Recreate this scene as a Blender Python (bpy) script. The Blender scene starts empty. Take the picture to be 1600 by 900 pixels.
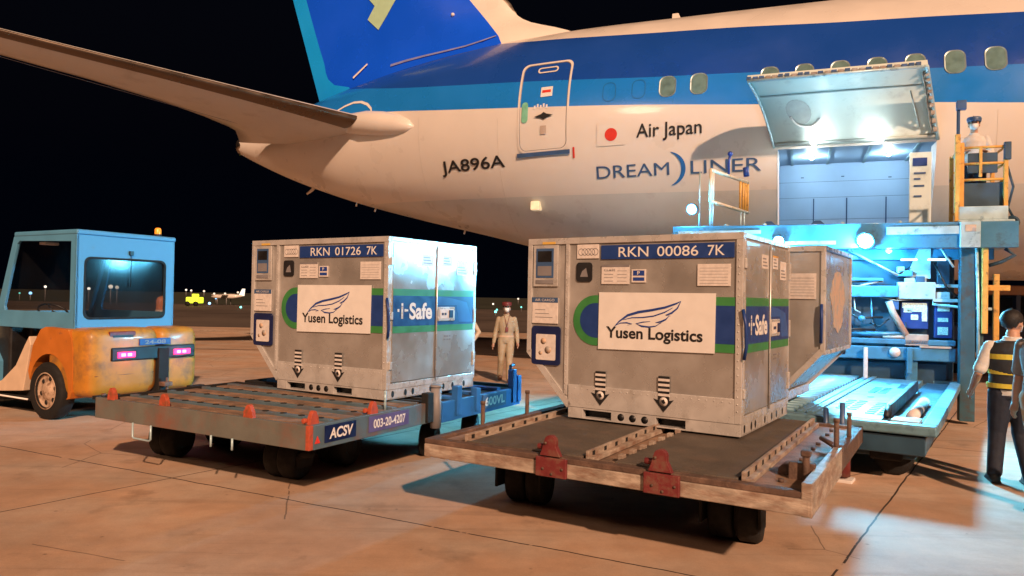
import bpy, bmesh, math, random
from mathutils import Matrix, Vector, Euler
random.seed(7)
R = math.radians
scene = bpy.context.scene
COL = scene.collection

# ------------------------------------------------------------------ camera
F_ = 1150.0; HY = 465.0; ROLL = 0.0182; EYE = 1.75
PIT = math.atan((HY - 450) / F_)
cam_d = bpy.data.cameras.new('camera'); cam = bpy.data.objects.new('camera', cam_d); COL.objects.link(cam)
cam_d.sensor_width = 36; cam_d.lens = 36 * F_ / 1600; cam_d.clip_start = 0.05; cam_d.clip_end = 6000
c_, s_ = math.cos(PIT), math.sin(PIT)
r0 = Vector((1, 0, 0)); u0 = Vector((0, -s_, c_)); f0 = Vector((0, c_, s_))
rr = r0 * math.cos(ROLL) + u0 * math.sin(ROLL); uu = -r0 * math.sin(ROLL) + u0 * math.cos(ROLL)
cam.matrix_world = Matrix(((rr.x, uu.x, -f0.x, 0), (rr.y, uu.y, -f0.y, 0), (rr.z, uu.z, -f0.z, EYE), (0, 0, 0, 1)))
scene.camera = cam

# ------------------------------------------------------------------ world: night sky
SUN_AZ = Vector((0.30, -0.954, 0)); SUN_EL = R(30)
w = bpy.data.worlds.new('World'); scene.world = w; w.use_nodes = True
nt = w.node_tree; nt.nodes.clear()
wo = nt.nodes.new('ShaderNodeOutputWorld'); bg = nt.nodes.new('ShaderNodeBackground'); sky = nt.nodes.new('ShaderNodeTexSky')
sky.sky_type = 'NISHITA'; sky.sun_disc = False; sky.sun_elevation = R(-4); sky.sun_rotation = R(162)
mx = nt.nodes.new('ShaderNodeMix'); mx.data_type = 'RGBA'; mx.inputs[0].default_value = 0.85
mx.inputs[7].default_value = (0.0012, 0.0024, 0.0072, 1)
nt.links.new(sky.outputs[0], mx.inputs[6]); nt.links.new(mx.outputs[2], bg.inputs[0]); bg.inputs[1].default_value = 0.3
nt.links.new(bg.outputs[0], wo.inputs[0])

# sodium apron floodlight (far away: a parallel key light)
sd = bpy.data.lights.new('apron_key_light', 'SUN'); sd.energy = 4.1; sd.angle = R(1.5); sd.color = (1.0, 0.60, 0.375)
so = bpy.data.objects.new('apron_key_light', sd); COL.objects.link(so)
dirv = Vector((SUN_AZ.x * math.cos(SUN_EL), SUN_AZ.y * math.cos(SUN_EL), math.sin(SUN_EL)))
so.rotation_euler = dirv.to_track_quat('Z', 'Y').to_euler(); so.location = (8, -20, 14)
# second apron mast, far to the left, weaker
def flood(name, loc, target, energy, size, color):
    d = bpy.data.lights.new(name, 'AREA'); d.energy = energy; d.size = size; d.color = color; d.shape = 'DISK'
    o = bpy.data.objects.new(name, d); COL.objects.link(o); o.location = loc
    o.rotation_euler = (Vector(loc) - Vector(target)).to_track_quat('Z', 'Y').to_euler(); return o
flood('apron_mast_light', (-26, -22, 24), (0, 10, 0), 2600, 5.0, (1.0, 0.62, 0.40))
flood('soft_fill_light', (14, -30, 22), (3, 10, 0), 900, 6.0, (1.0, 0.78, 0.62))  # unseen fill lamp added behind the camera on the right

vs = scene.view_settings
scene.display_settings.display_device = 'sRGB'
vs.view_transform = 'Standard'; vs.look = 'None'; vs.gamma = 1.0; vs.use_curve_mapping = False; vs.exposure = 0.32
scene.render.engine = 'CYCLES'
scene.cycles.max_bounces = 6; scene.cycles.caustics_reflective = False; scene.cycles.caustics_refractive = False
scene.cycles.sample_clamp_indirect = 4.0; scene.cycles.use_denoising = True

# ------------------------------------------------------------------ materials
MATS = {}
def mat(name, base, rough=0.5, metal=0.0, vary=0.12, scale=6.0, bump=0.0, bscale=40.0, emit=None, dirt=None, dirt_lo=0.55, dirt_hi=0.7,
        dscale=3.0, coat=0.0, alpha=None, trans=0.0, stretch=(1, 1, 1)):
    if name in MATS: return MATS[name]
    m = bpy.data.materials.new(name); m.use_nodes = True; MATS[name] = m
    nt = m.node_tree; N = nt.nodes; L = nt.links; b = N['Principled BSDF']
    b.inputs['Metallic'].default_value = metal; b.inputs['Roughness'].default_value = rough
    if coat: b.inputs['Coat Weight'].default_value = coat; b.inputs['Coat Roughness'].default_value = 0.08
    if trans: b.inputs['Transmission Weight'].default_value = trans
    if alpha is not None: b.inputs['Alpha'].default_value = alpha
    tc = N.new('ShaderNodeTexCoord'); mp = N.new('ShaderNodeMapping'); L.new(tc.outputs['Object'], mp.inputs[0]); mp.inputs['Scale'].default_value = stretch
    nz = N.new('ShaderNodeTexNoise'); nz.inputs['Scale'].default_value = scale; nz.inputs['Detail'].default_value = 6; L.new(mp.outputs[0], nz.inputs[0])
    mr = N.new('ShaderNodeMapRange'); L.new(nz.outputs[0], mr.inputs[0]); mr.inputs[1].default_value = .3; mr.inputs[2].default_value = .7
    mr.inputs[3].default_value = 1 - vary; mr.inputs[4].default_value = 1 + vary
    mu = N.new('ShaderNodeVectorMath'); mu.operation = 'SCALE'; mu.inputs[0].default_value = base[:3]; L.new(mr.outputs[0], mu.inputs['Scale'])
    col = mu.outputs[0]
    if dirt:
        n2 = N.new('ShaderNodeTexNoise'); n2.inputs['Scale'].default_value = dscale; n2.inputs['Detail'].default_value = 10; n2.inputs['Roughness'].default_value = .65
        L.new(mp.outputs[0], n2.inputs[0])
        rp = N.new('ShaderNodeMapRange'); rp.inputs[1].default_value = dirt_lo; rp.inputs[2].default_value = dirt_hi; L.new(n2.outputs[0], rp.inputs[0])
        mxx = N.new('ShaderNodeMix'); mxx.data_type = 'RGBA'; L.new(rp.outputs[0], mxx.inputs[0]); L.new(col, mxx.inputs[6]); mxx.inputs[7].default_value = (*dirt, 1)
        col = mxx.outputs[2]
    L.new(col, b.inputs['Base Color'])
    r2 = N.new('ShaderNodeMapRange'); L.new(nz.outputs[0], r2.inputs[0]); r2.inputs[1].default_value = .3; r2.inputs[2].default_value = .7
    r2.inputs[3].default_value = max(.03, rough - .12); r2.inputs[4].default_value = min(1, rough + .12); L.new(r2.outputs[0], b.inputs['Roughness'])
    if bump:
        n3 = N.new('ShaderNodeTexNoise'); n3.inputs['Scale'].default_value = bscale; n3.inputs['Detail'].default_value = 4; L.new(mp.outputs[0], n3.inputs[0])
        bp = N.new('ShaderNodeBump'); bp.inputs['Strength'].default_value = bump; bp.inputs['Distance'].default_value = .02
        L.new(n3.outputs[0], bp.inputs['Height']); L.new(bp.outputs[0], b.inputs['Normal'])
    if emit:
        b.inputs['Emission Color'].default_value = (*emit[:3], 1); b.inputs['Emission Strength'].default_value = emit[3]
    return m

M = dict(
 paint_white=mat('paint_white', (.70, .65, .60), .34, vary=.03, scale=1.5, coat=.25, dirt=(.55, .52, .47), dirt_lo=.62, dirt_hi=.9, dscale=1.2, bump=.02, bscale=1.2),
 paint_grey=mat('paint_grey', (.56, .56, .54), .35, vary=.06, scale=1.2, coat=.2, dirt=(.42, .40, .38), dirt_lo=.55, dirt_hi=.85, dscale=2),
 paint_navy=mat('paint_navy', (.010, .065, .36), .3, vary=.05, scale=1, coat=.4),
 paint_fin=mat('paint_fin', (.006, .10, .88), .3, vary=.06, scale=.6, coat=.4),
 paint_azure=mat('paint_azure', (.012, .20, .66), .3, vary=.04, scale=1, coat=.4),
 paint_sky=mat('paint_sky', (.01, .36, .95), .3, vary=.04, scale=1, coat=.4),
 le_metal=mat('le_metal', (.13, .095, .07), .33, .75, vary=.15, scale=2),
 chrome=mat('chrome', (.42, .36, .30), .28, 1.0, vary=.08, scale=3),
 steel=mat('steel', (.50, .49, .475), .28, .52, vary=.30, scale=2.2, bump=.22, bscale=2.6, dirt=(.33, .305, .28), dirt_lo=.38, dirt_hi=.85, dscale=1.4),  # tone variation and dirt contrast also paint in cloudy reflections
 steel_b=mat('steel_b', (.60, .585, .57), .30, .35, vary=.12, scale=7, bump=.03, bscale=20, dirt=(.36, .34, .31), dirt_lo=.58, dirt_hi=.8, dscale=6),
 black=mat('black', (.008, .008, .009), .5, vary=.2),
 platform_blue=mat('platform_blue', (.14, .27, .34), .45, .2, vary=.2, scale=6, dirt=(.06, .12, .16), dirt_lo=.52, dirt_hi=.7, dscale=6, bump=.05),
 rubber=mat('rubber', (.004, .004, .004), .8, vary=.3, scale=12, bump=.2, bscale=60),
 white=mat('white', (.74, .72, .70), .55, vary=.04, scale=8, bump=.08, bscale=5),
 label=mat('label', (.66, .61, .58), .6, vary=.1, scale=30),
 navy=mat('navy', (.012, .045, .20), .4, vary=.12, scale=9),
 navy_d=mat('navy_d', (.006, .014, .075), .4, vary=.15, scale=9),
 green=mat('green', (.04, .21, .055), .45, vary=.12, scale=7),
 ink=mat('ink', (.012, .012, .014), .5, vary=.1),
 ink_grey=mat('ink_grey', (.20, .19, .20), .5),
 ink_blue=mat('ink_blue', (.015, .05, .26), .4, vary=.1),
 ink_slate=mat('ink_slate', (.045, .10, .22), .4, vary=.1),
 red=mat('red', (.62, .035, .02), .45, vary=.1),
 logo_green=mat('logo_green', (.42, .62, .42), .4, vary=.05),
 seafoam=mat('seafoam', (.20, .52, .36), .35),
 window_dark=mat('window_dark', (.13, .22, .215), .14, vary=.3, scale=5),
 window_frame=mat('window_frame', (.26, .34, .35), .35, .3),
 rust=mat('rust', (.10, .060, .045), .8, vary=.35, scale=9, bump=.35, bscale=35, dirt=(.20, .125, .09), dirt_lo=.52, dirt_hi=.68, dscale=6),
 deck=mat('deck', (.085, .070, .056), .7, vary=.3, scale=4, bump=.25, bscale=60, dirt=(.14, .095, .07), dirt_lo=.5, dirt_hi=.75, dscale=3),
 deck_tan=mat('deck_tan', (.24, .15, .10), .8, vary=.3, scale=6, bump=.3, bscale=50, dirt=(.10, .075, .06), dirt_lo=.5, dirt_hi=.68, dscale=4),
 worn_cream=mat('worn_cream', (.36, .30, .245), .65, vary=.35, scale=9, bump=.2, dirt=(.19, .10, .065), dirt_lo=.44, dirt_hi=.72, dscale=5, stretch=(1, 1, 3)),
 maroon=mat('maroon', (.15, .022, .024), .5, vary=.25, scale=8, dirt=(.16, .07, .05), dirt_lo=.5, dirt_hi=.62, dscale=8, bump=.1),
 orange_rust=mat('orange_rust', (.42, .075, .035), .6, vary=.2, scale=20, dirt=(.25, .07, .03), dirt_lo=.55, dirt_hi=.65, dscale=14),
 dolly_blue=mat('dolly_blue', (.085, .135, .17), .55, vary=.15, scale=5, bump=.08, dirt=(.16, .085, .06), dirt_lo=.50, dirt_hi=.68, dscale=2.0),
 dolly_blue2=mat('dolly_blue2', (.02, .12, .36), .5, vary=.15, scale=5, dirt=(.03, .05, .09), dirt_lo=.55, dirt_hi=.7, dscale=4),
 under=mat('under', (.007, .0065, .0065), .8, vary=.3, scale=6, bump=.2),
 tug_blue=mat('tug_blue', (.075, .26, .44), .62, vary=.08, scale=3, dirt=(.10, .22, .32), dirt_lo=.6, dirt_hi=.8, dscale=4),
 tug_yellow=mat('tug_yellow', (.46, .19, .018), .5, vary=.15, scale=3, coat=.1, dirt=(.16, .085, .035), dirt_lo=.46, dirt_hi=.68, dscale=3.4),
 tug_orange=mat('tug_orange', (.46, .14, .014), .62, vary=.12, scale=4, dirt=(.15, .07, .04), dirt_lo=.62, dirt_hi=.72, dscale=5),
 cream=mat('cream', (.62, .47, .34), .5, vary=.08),
 loader_blue=mat('loader_blue', (.05, .20, .33), .45, vary=.15, scale=4, coat=.1, dirt=(.03, .07, .10), dirt_lo=.52, dirt_hi=.7, dscale=4, bump=.05),
 loader_dark=mat('loader_dark', (.02, .06, .10), .5, vary=.25, scale=4),
 loader_pale=mat('loader_pale', (.42, .58, .64), .4, .2, vary=.14, scale=6, dirt=(.12, .2, .25), dirt_lo=.55, dirt_hi=.7, dscale=7),
 yellow=mat('yellow', (.66, .36, .08), .5, vary=.12, scale=10, dirt=(.25, .13, .05), dirt_lo=.56, dirt_hi=.66, dscale=9),
 rail_white=mat('rail_white', (.62, .53, .38), .5, vary=.1, scale=10, dirt=(.4, .22, .08), dirt_lo=.58, dirt_hi=.7, dscale=9),
 column_teal=mat('column_teal', (.025, .085, .12), .5, vary=.2, scale=5, dirt=(.05, .05, .05), dirt_lo=.5, dirt_hi=.65, dscale=6),
 liner=mat('liner', (.62, .72, .70), .5, vary=.04, scale=2, dirt=(.40, .47, .46), dirt_lo=.55, dirt_hi=.8, dscale=3),
 hold=mat('hold', (.45, .60, .78), .5, vary=.05, scale=2),
 skin=mat('skin', (.46, .26, .18), .55, vary=.06, scale=12),
 hair=mat('hair', (.008, .007, .007), .6, vary=.3, scale=30, bump=.4, bscale=90),
 khaki=mat('khaki', (.34, .27, .18), .8, vary=.12, scale=14, bump=.5, bscale=16),
 khaki2=mat('khaki2', (.50, .41, .30), .8, vary=.12, scale=12, bump=.5, bscale=14),
 shirt=mat('shirt', (.58, .57, .55), .8, vary=.1, scale=12, bump=.5, bscale=14),
 shirt_grey=mat('shirt_grey', (.24, .22, .21), .8, vary=.12, scale=12, bump=.5, bscale=14),
 trousers=mat('trousers', (.010, .014, .028), .8, vary=.2, scale=12, bump=.5, bscale=14),
 vest=mat('vest', (.018, .020, .024), .75, vary=.2, scale=12, bump=.4, bscale=14),
 hivis=mat('hivis', (.62, .50, .05), .5, vary=.1, scale=12),
 mask=mat('mask', (.72, .74, .74), .7, vary=.04),
 glass=mat('glass', (.012, .014, .016), .04, vary=.05, scale=.5, alpha=.30),
 tape=mat('tape', (.52, .36, .25), .6, vary=.15, scale=14, dirt=(.36, .33, .30), dirt_lo=.52, dirt_hi=.56, dscale=9),
)
M['glass'].node_tree.nodes['Principled BSDF'].inputs['Specular IOR Level'].default_value = .18
def emissive(name, col, strength):
    return mat(name, (col[0] * .5, col[1] * .5, col[2] * .5), .4, emit=(*col, strength), vary=0)

# ------------------------------------------------------------------ mesh builder
SPLIT = dict(rail_slots='rail_slot', rail_teeth='rail_tooth', beam_trims='beam_trim', ladder_rails='ladder_rail', rail_posts='rail_post', base_openings='base_opening', bolts='bolt', strip_lamps='strip_lamp', window_plug_outlines='window_plug_outline',
             cover_blocks='machine_cover', drive_wheels='drive_wheel', control_panels='control_panel', hinges='hinge', deck_bolts='deck_bolt', rollers='deck_roller', rim_holes='rim_hole', gear_legs='landing_gear',
             window_posts='window_post', side_lockers='side_locker', headlights='headlight', window_glasses='window_glass', stay_rods='stay_rod', hoses='hose', cross_beams='cross_beam', yellow_rails='guard_rail_post',
             scissor_arms='scissor_arm', doors_placards='door_placard', bulbs='bulb', eyes='eye', eyebrows='eyebrow', guides='guide_rail', slots='tool_box_slot', levers='control_lever', chassis_beams='chassis_beam', deck_plates='deck_plate',
             deck_channels='deck_channel', instruction_labels='instruction_label', reflective_bands='reflective_band', machine_parts='machine_body', under_beams='undercarriage', cage_bars='cage_rail', edge_members='edge_frame', pumps='pump')
class MB:
    def __init__(s, M=None): s.v = []; s.f = []; s.mi = []; s.M = M or Matrix(); s.m = 0; s.sm = []; s.smooth = False
    def add(s, vs, fs, m=None):
        o = len(s.v); s.v += [tuple(s.M @ Vector(p)) for p in vs]
        for f in fs: s.f.append([i + o for i in f]); s.mi.append(s.m if m is None else m); s.sm.append(s.smooth)
        return s
    def box(s, x0, x1, y0, y1, z0, z1, ch=0.0, m=None):
        if ch <= 0:
            v = [(x, y, z) for z in (z0, z1) for y in (y0, y1) for x in (x0, x1)]
            return s.add(v, [(0, 2, 3, 1), (4, 5, 7, 6), (0, 1, 5, 4), (2, 6, 7, 3), (0, 4, 6, 2), (1, 3, 7, 5)], m)
        bm = bmesh.new(); v = [bm.verts.new((x, y, z)) for z in (z0, z1) for y in (y0, y1) for x in (x0, x1)]
        for f in [(0, 2, 3, 1), (4, 5, 7, 6), (0, 1, 5, 4), (2, 6, 7, 3), (0, 4, 6, 2), (1, 3, 7, 5)]: bm.faces.new([v[i] for i in f])
        bmesh.ops.bevel(bm, geom=bm.edges[:], offset=ch, segments=2, affect='EDGES', profile=.5)
        bm.verts.ensure_lookup_table(); bm.verts.index_update()
        s.add([tuple(q.co) for q in bm.verts], [[q.index for q in f.verts] for f in bm.faces], m); bm.free(); return s
    def prism(s, pts, fn, t0, t1, m=None):
        # pts 2D polygon ; fn(a,b,t)->3D
        n = len(pts); v = [fn(a, b, t0) for a, b in pts] + [fn(a, b, t1) for a, b in pts]
        return s.add(v, [list(range(n))[::-1], list(range(n, 2 * n))] + [(i, (i + 1) % n, n + (i + 1) % n, n + i) for i in range(n)], m)
    def tube(s, pts, r, n=10, cap=True, m=None, close=False):
        pts = [Vector(p) for p in pts]; rs = r if isinstance(r, (list, tuple)) else [r] * len(pts)
        v = []; k = len(pts); up = None
        for i, p in enumerate(pts):
            if close: d = pts[(i + 1) % k] - pts[i - 1]
            else: d = pts[min(i + 1, k - 1)] - pts[max(i - 1, 0)]
            d.normalize()
            if up is None: up = Vector((0, 0, 1)) if abs(d.z) < .9 else Vector((1, 0, 0))
            a = d.cross(up)
            if a.length < 1e-4: a = d.cross(Vector((0, 1, 0.1)))
            a.normalize(); b = a.cross(d); up = b
            for j in range(n):
                t = 2 * math.pi * j / n; v.append(p + a * math.cos(t) * rs[i] + b * math.sin(t) * rs[i])
        f = []
        for i in range(k if close else k - 1):
            i2 = (i + 1) % k
            for j in range(n): f.append((i * n + j, i * n + (j + 1) % n, i2 * n + (j + 1) % n, i2 * n + j))
        if cap and not close: f.append(list(range(n))[::-1]); f.append([(k - 1) * n + j for j in range(n)])
        sm = s.smooth; s.smooth = True; s.add(v, f, m); s.smooth = sm; return s
    def cyl(s, a, b, r, n=20, m=None, r2=None):
        return s.tube([a, b], [r, r if r2 is None else r2], n, True, m)
    def lathe(s, prof, c, axis, n=32, m=None):
        # prof [(r,h)], axis unit vector
        ax = Vector(axis).normalized(); t = Vector((0, 0, 1)) if abs(ax.z) < .9 else Vector((1, 0, 0)); a = ax.cross(t).normalized(); b = ax.cross(a)
        c = Vector(c); v = []
        for r, h in prof:
            for j in range(n):
                q = 2 * math.pi * j / n; v.append(c + ax * h + (a * math.cos(q) + b * math.sin(q)) * r)
        f = [(i * n + j, i * n + (j + 1) % n, (i + 1) * n + (j + 1) % n, (i + 1) * n + j) for i in range(len(prof) - 1) for j in range(n)]
        sm = s.smooth; s.smooth = True; s.add(v, f, m); s.smooth = sm; return s
    def sph(s, c, r, nu=16, nv=10, m=None, sc=(1, 1, 1)):
        prof = []
        v = []; f = []
        for i in range(nv + 1):
            t = math.pi * i / nv
            for j in range(nu):
                q = 2 * math.pi * j / nu; v.append((c[0] + r * sc[0] * math.sin(t) * math.cos(q), c[1] + r * sc[1] * math.sin(t) * math.sin(q), c[2] + r * sc[2] * math.cos(t)))
        for i in range(nv):
            for j in range(nu): f.append((i * nu + j, (i + 1) * nu + j, (i + 1) * nu + (j + 1) % nu, i * nu + (j + 1) % nu))
        sm = s.smooth; s.smooth = True; s.add(v, f, m); s.smooth = sm; return s
    def islands(s):
        # connected pieces, as separate builders
        par = list(range(len(s.v)))
        def find(a):
            while par[a] != a: par[a] = par[par[a]]; a = par[a]
            return a
        for f in s.f:
            r = find(f[0])
            for i in f[1:]: par[find(i)] = r
        groups = {}
        for k, f in enumerate(s.f): groups.setdefault(find(f[0]), []).append(k)
        out = []
        for ks in groups.values():
            m = MB(); idx = {}
            for k in ks:
                g = []
                for i in s.f[k]:
                    if i not in idx: idx[i] = len(m.v); m.v.append(s.v[i])
                    g.append(idx[i])
                m.f.append(g); m.mi.append(s.mi[k]); m.sm.append(s.sm[k])
            out.append(m)
        return out
    def build(s, name, mats, parent=None, bevel=0, remesh=0, label=None):
        if name in SPLIT:
            o = None
            for m in s.islands(): o = m.build(SPLIT[name], mats, parent, bevel, remesh, label)
            return o
        me = bpy.data.meshes.new(name); me.from_pydata(s.v, [], s.f)
        if not isinstance(mats, (list, tuple)): mats = [mats]
        for m in mats: me.materials.append(m)
        for p, mi, sm in zip(me.polygons, s.mi, s.sm): p.material_index = mi; p.use_smooth = sm
        bm = bmesh.new(); bm.from_mesh(me)
        bmesh.ops.remove_doubles(bm, verts=bm.verts, dist=1e-6)
        bmesh.ops.recalc_face_normals(bm, faces=bm.faces); bm.to_mesh(me); bm.free()
        o = bpy.data.objects.new(name, me); COL.objects.link(o)
        if parent: o.parent = parent
        if bevel:
            b = o.modifiers.new('bev', 'BEVEL'); b.width = bevel; b.segments = 2; b.limit_method = 'ANGLE'; b.angle_limit = R(40)
        if remesh:
            rm = o.modifiers.new('rm', 'REMESH'); rm.mode = 'VOXEL'; rm.voxel_size = remesh; rm.use_smooth_shade = True
            sm = o.modifiers.new('sm', 'SMOOTH'); sm.iterations = 3; sm.factor = .5
            dg = bpy.context.evaluated_depsgraph_get(); nm = bpy.data.meshes.new_from_object(o.evaluated_get(dg))
            o.modifiers.clear(); o.data = nm; nm.name = name
            if not nm.materials:
                for m in mats: nm.materials.append(m)
        if label: o['label'] = label
        return o

def thing(name, label, cat, loc=(0, 0, 0), rz=0, group=None, kind=None):
    o = bpy.data.objects.new(name, None); COL.objects.link(o); o.location = loc; o.rotation_euler = (0, 0, rz)
    o.empty_display_size = .2
    return tag(o, label, cat, group, kind)
def tag(o, label=None, cat=None, group=None, kind=None):
    if label: o['label'] = label
    if cat: o['category'] = cat
    if group: o['group'] = group
    if kind: o['kind'] = kind
    return o

def text_mesh(txt, bold=0.0, ext=0.0, font_space=1.0):
    cu = bpy.data.curves.new('t', 'FONT'); cu.body = txt; cu.offset = bold; cu.space_character = font_space; cu.resolution_u = 6; cu.extrude = ext
    o = bpy.data.objects.new('t', cu); COL.objects.link(o)
    dg = bpy.context.evaluated_depsgraph_get(); me = bpy.data.meshes.new_from_object(o.evaluated_get(dg))
    vs = [tuple(v.co) for v in me.vertices]; fs = [list(p.vertices) for p in me.polygons]
    bpy.data.objects.remove(o); bpy.data.meshes.remove(me); bpy.data.curves.remove(cu)
    return vs, fs
def text_fit(mb, txt, box, fn, bold=0.0, shear=0.0, m=None, space=1.0):
    """text stretched into box (x0,x1,y0,y1); fn(x,y)->3D"""
    vs, fs = text_mesh(txt, bold, 0, space)
    xs = [v[0] for v in vs]; ys = [v[1] for v in vs]; a, b, c, d = min(xs), max(xs), min(ys), max(ys)
    x0, x1, y0, y1 = box; out = []
    for v in vs:
        ty = (v[1] - c) / (d - c); tx = (v[0] - a) / (b - a)
        out.append(fn(x0 + tx * (x1 - x0) + shear * ty * (y1 - y0), y0 + ty * (y1 - y0)))
    mb.add(out, fs, m); return mb
def ribbon(mb, pts, ws, fn, m=None):
    n = len(pts); v = []
    for i in range(n):
        a = Vector(pts[max(i - 1, 0)]); b = Vector(pts[min(i + 1, n - 1)]); d = (b - a); d.normalize(); q = Vector((-d.y, d.x)) * ws[i] / 2
        p = Vector(pts[i]); v += [fn(*(p + q)), fn(*(p - q))]
    mb.add(v, [(2 * i, 2 * i + 1, 2 * i + 3, 2 * i + 2) for i in range(n - 1)], m); return mb
def superq(mb, c, r, e1=.45, e2=.45, nu=36, nv=20, m=None):
    f_ = lambda w, e: math.copysign(abs(w) ** e, w)
    v = []
    for i in range(nv + 1):
        t = -math.pi / 2 + math.pi * i / nv
        for j in range(nu):
            p = 2 * math.pi * j / nu; v.append((c[0] + r[0] * f_(math.cos(t), e1) * f_(math.cos(p), e2), c[1] + r[1] * f_(math.cos(t), e1) * f_(math.sin(p), e2), c[2] + r[2] * f_(math.sin(t), e1)))
    sm = mb.smooth; mb.smooth = True
    mb.add(v, [(i * nu + j, i * nu + (j + 1) % nu, (i + 1) * nu + (j + 1) % nu, (i + 1) * nu + j) for i in range(nv) for j in range(nu)], m); mb.smooth = sm
def rrect(x0, x1, y0, y1, r, n=6):
    P = []
    for cx, cy, a0 in ((x1 - r, y1 - r, 0), (x0 + r, y1 - r, 90), (x0 + r, y0 + r, 180), (x1 - r, y0 + r, 270)):
        for i in range(n + 1):
            a = R(a0 + 90 * i / n); P.append((cx + r * math.cos(a), cy + r * math.sin(a)))
    return P
def densify(P, d=.12):
    out = []
    for i in range(len(P)):
        a = P[i]; b = P[(i + 1) % len(P)]; k = max(1, int(math.hypot(b[0] - a[0], b[1] - a[1]) / d))
        for j in range(k): out.append((a[0] + (b[0] - a[0]) * j / k, a[1] + (b[1] - a[1]) * j / k))
    return out

# ------------------------------------------------------------------ ground
def nodes_mat(name): 
    m = bpy.data.materials.new(name); m.use_nodes = True; return m, m.node_tree.nodes, m.node_tree.links, m.node_tree.nodes['Principled BSDF']
def concrete():
    m, N, L, b = nodes_mat('concrete_apron')
    tc = N.new('ShaderNodeTexCoord')
    def dot(v):
        d = N.new('ShaderNodeVectorMath'); d.operation = 'DOT_PRODUCT'; L.new(wob.outputs[0], d.inputs[0]); d.inputs[1].default_value = v; return d.outputs['Value']
    def mth(op, a, b_=None, c=None):
        n = N.new('ShaderNodeMath'); n.operation = op
        for i, x in enumerate((a, b_, c)):
            if x is None: continue
            if isinstance(x, (int, float)): n.inputs[i].default_value = x
            else: L.new(x, n.inputs[i])
        return n.outputs[0]
    def noise(sc, det=8, ro=.6, src=None):
        n = N.new('ShaderNodeTexNoise'); n.inputs['Scale'].default_value = sc; n.inputs['Detail'].default_value = det; n.inputs['Roughness'].default_value = ro
        L.new(src or tc.outputs['Object'], n.inputs[0]); return n
    nw = noise(1.7, 4); sub = N.new('ShaderNodeVectorMath'); sub.operation = 'SUBTRACT'; L.new(nw.outputs['Color'], sub.inputs[0]); sub.inputs[1].default_value = (.5, .5, .5)
    sc = N.new('ShaderNodeVectorMath'); sc.operation = 'SCALE'; sc.inputs['Scale'].default_value = .05; L.new(sub.outputs[0], sc.inputs[0])
    wob = N.new('ShaderNodeVectorMath'); wob.operation = 'ADD'; L.new(tc.outputs['Object'], wob.inputs[0]); L.new(sc.outputs[0], wob.inputs[1])
    def joint(n1, off, per, width):
        d = dot((*n1, 0)); x = mth('ADD', mth('DIVIDE', mth('SUBTRACT', d, off), per), 100.5)
        f = mth('ABSOLUTE', mth('SUBTRACT', mth('FRACT', x), .5)); dd = mth('MULTIPLY', f, per)
        return mth('SUBTRACT', 1.0, mth('SMOOTHSTEP', dd, 0, 1)) if False else mth('LESS_THAN', dd, width), x
    ja, xa = joint((.454, .891), 4.74, 5.75, .008)
    jb, xb = joint((.815, -.58), -1.05, 5.54, .008)
    brk = noise(2.3, 6, .7); bmask = mth('GREATER_THAN', brk.outputs[0], .40)
    j = mth('MULTIPLY', mth('MAXIMUM', ja, jb), bmask)
    # per-slab tone
    cmb = N.new('ShaderNodeCombineXYZ'); L.new(mth('FLOOR', xa), cmb.inputs[0]); L.new(mth('FLOOR', xb), cmb.inputs[1])
    wn = N.new('ShaderNodeTexWhiteNoise'); wn.noise_dimensions = '2D'; L.new(cmb.outputs[0], wn.inputs['Vector'])
    slab = N.new('ShaderNodeMapRange'); L.new(wn.outputs['Value'], slab.inputs[0]); slab.inputs[3].default_value = .90; slab.inputs[4].default_value = 1.10
    n1 = noise(.55, 9, .62); n2 = noise(3.2, 10, .7); n3 = noise(60, 4, .6); n4 = noise(.9, 5, .55)
    mr1 = N.new('ShaderNodeMapRange'); L.new(n1.outputs[0], mr1.inputs[0]); mr1.inputs[1].default_value = .3; mr1.inputs[2].default_value = .7; mr1.inputs[3].default_value = .82; mr1.inputs[4].default_value = 1.14
    mr2 = N.new('ShaderNodeMapRange'); L.new(n2.outputs[0], mr2.inputs[0]); mr2.inputs[1].default_value = .3; mr2.inputs[2].default_value = .7; mr2.inputs[3].default_value = .86; mr2.inputs[4].default_value = 1.12
    mr3 = N.new('ShaderNodeMapRange'); L.new(n3.outputs[0], mr3.inputs[0]); mr3.inputs[3].default_value = .88; mr3.inputs[4].default_value = 1.12
    k = mth('MULTIPLY', mth('MULTIPLY', mr1.outputs[0], mr2.outputs[0]), mth('MULTIPLY', mr3.outputs[0], slab.outputs[0]))
    hue = N.new('ShaderNodeMix'); hue.data_type = 'RGBA'; r4 = N.new('ShaderNodeMapRange'); L.new(n4.outputs[0], r4.inputs[0]); r4.inputs[1].default_value = .42; r4.inputs[2].default_value = .62
    L.new(r4.outputs[0], hue.inputs[0]); hue.inputs[6].default_value = (.46, .298, .20, 1); hue.inputs[7].default_value = (.47, .355, .27, 1)
    v = N.new('ShaderNodeVectorMath'); v.operation = 'SCALE'; L.new(hue.outputs[2], v.inputs[0]); L.new(k, v.inputs['Scale'])
    mps = N.new('ShaderNodeMapping'); L.new(tc.outputs['Object'], mps.inputs[0]); mps.inputs['Rotation'].default_value = (0, 0, R(-32)); mps.inputs['Scale'].default_value = (.12, 3.0, 1)
    ns = noise(1.6, 7, .7, mps.outputs[0]); ms = N.new('ShaderNodeMapRange'); L.new(ns.outputs[0], ms.inputs[0]); ms.inputs[1].default_value = .55; ms.inputs[2].default_value = .78; ms.inputs[3].default_value = 1.0; ms.inputs[4].default_value = .62
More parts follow.
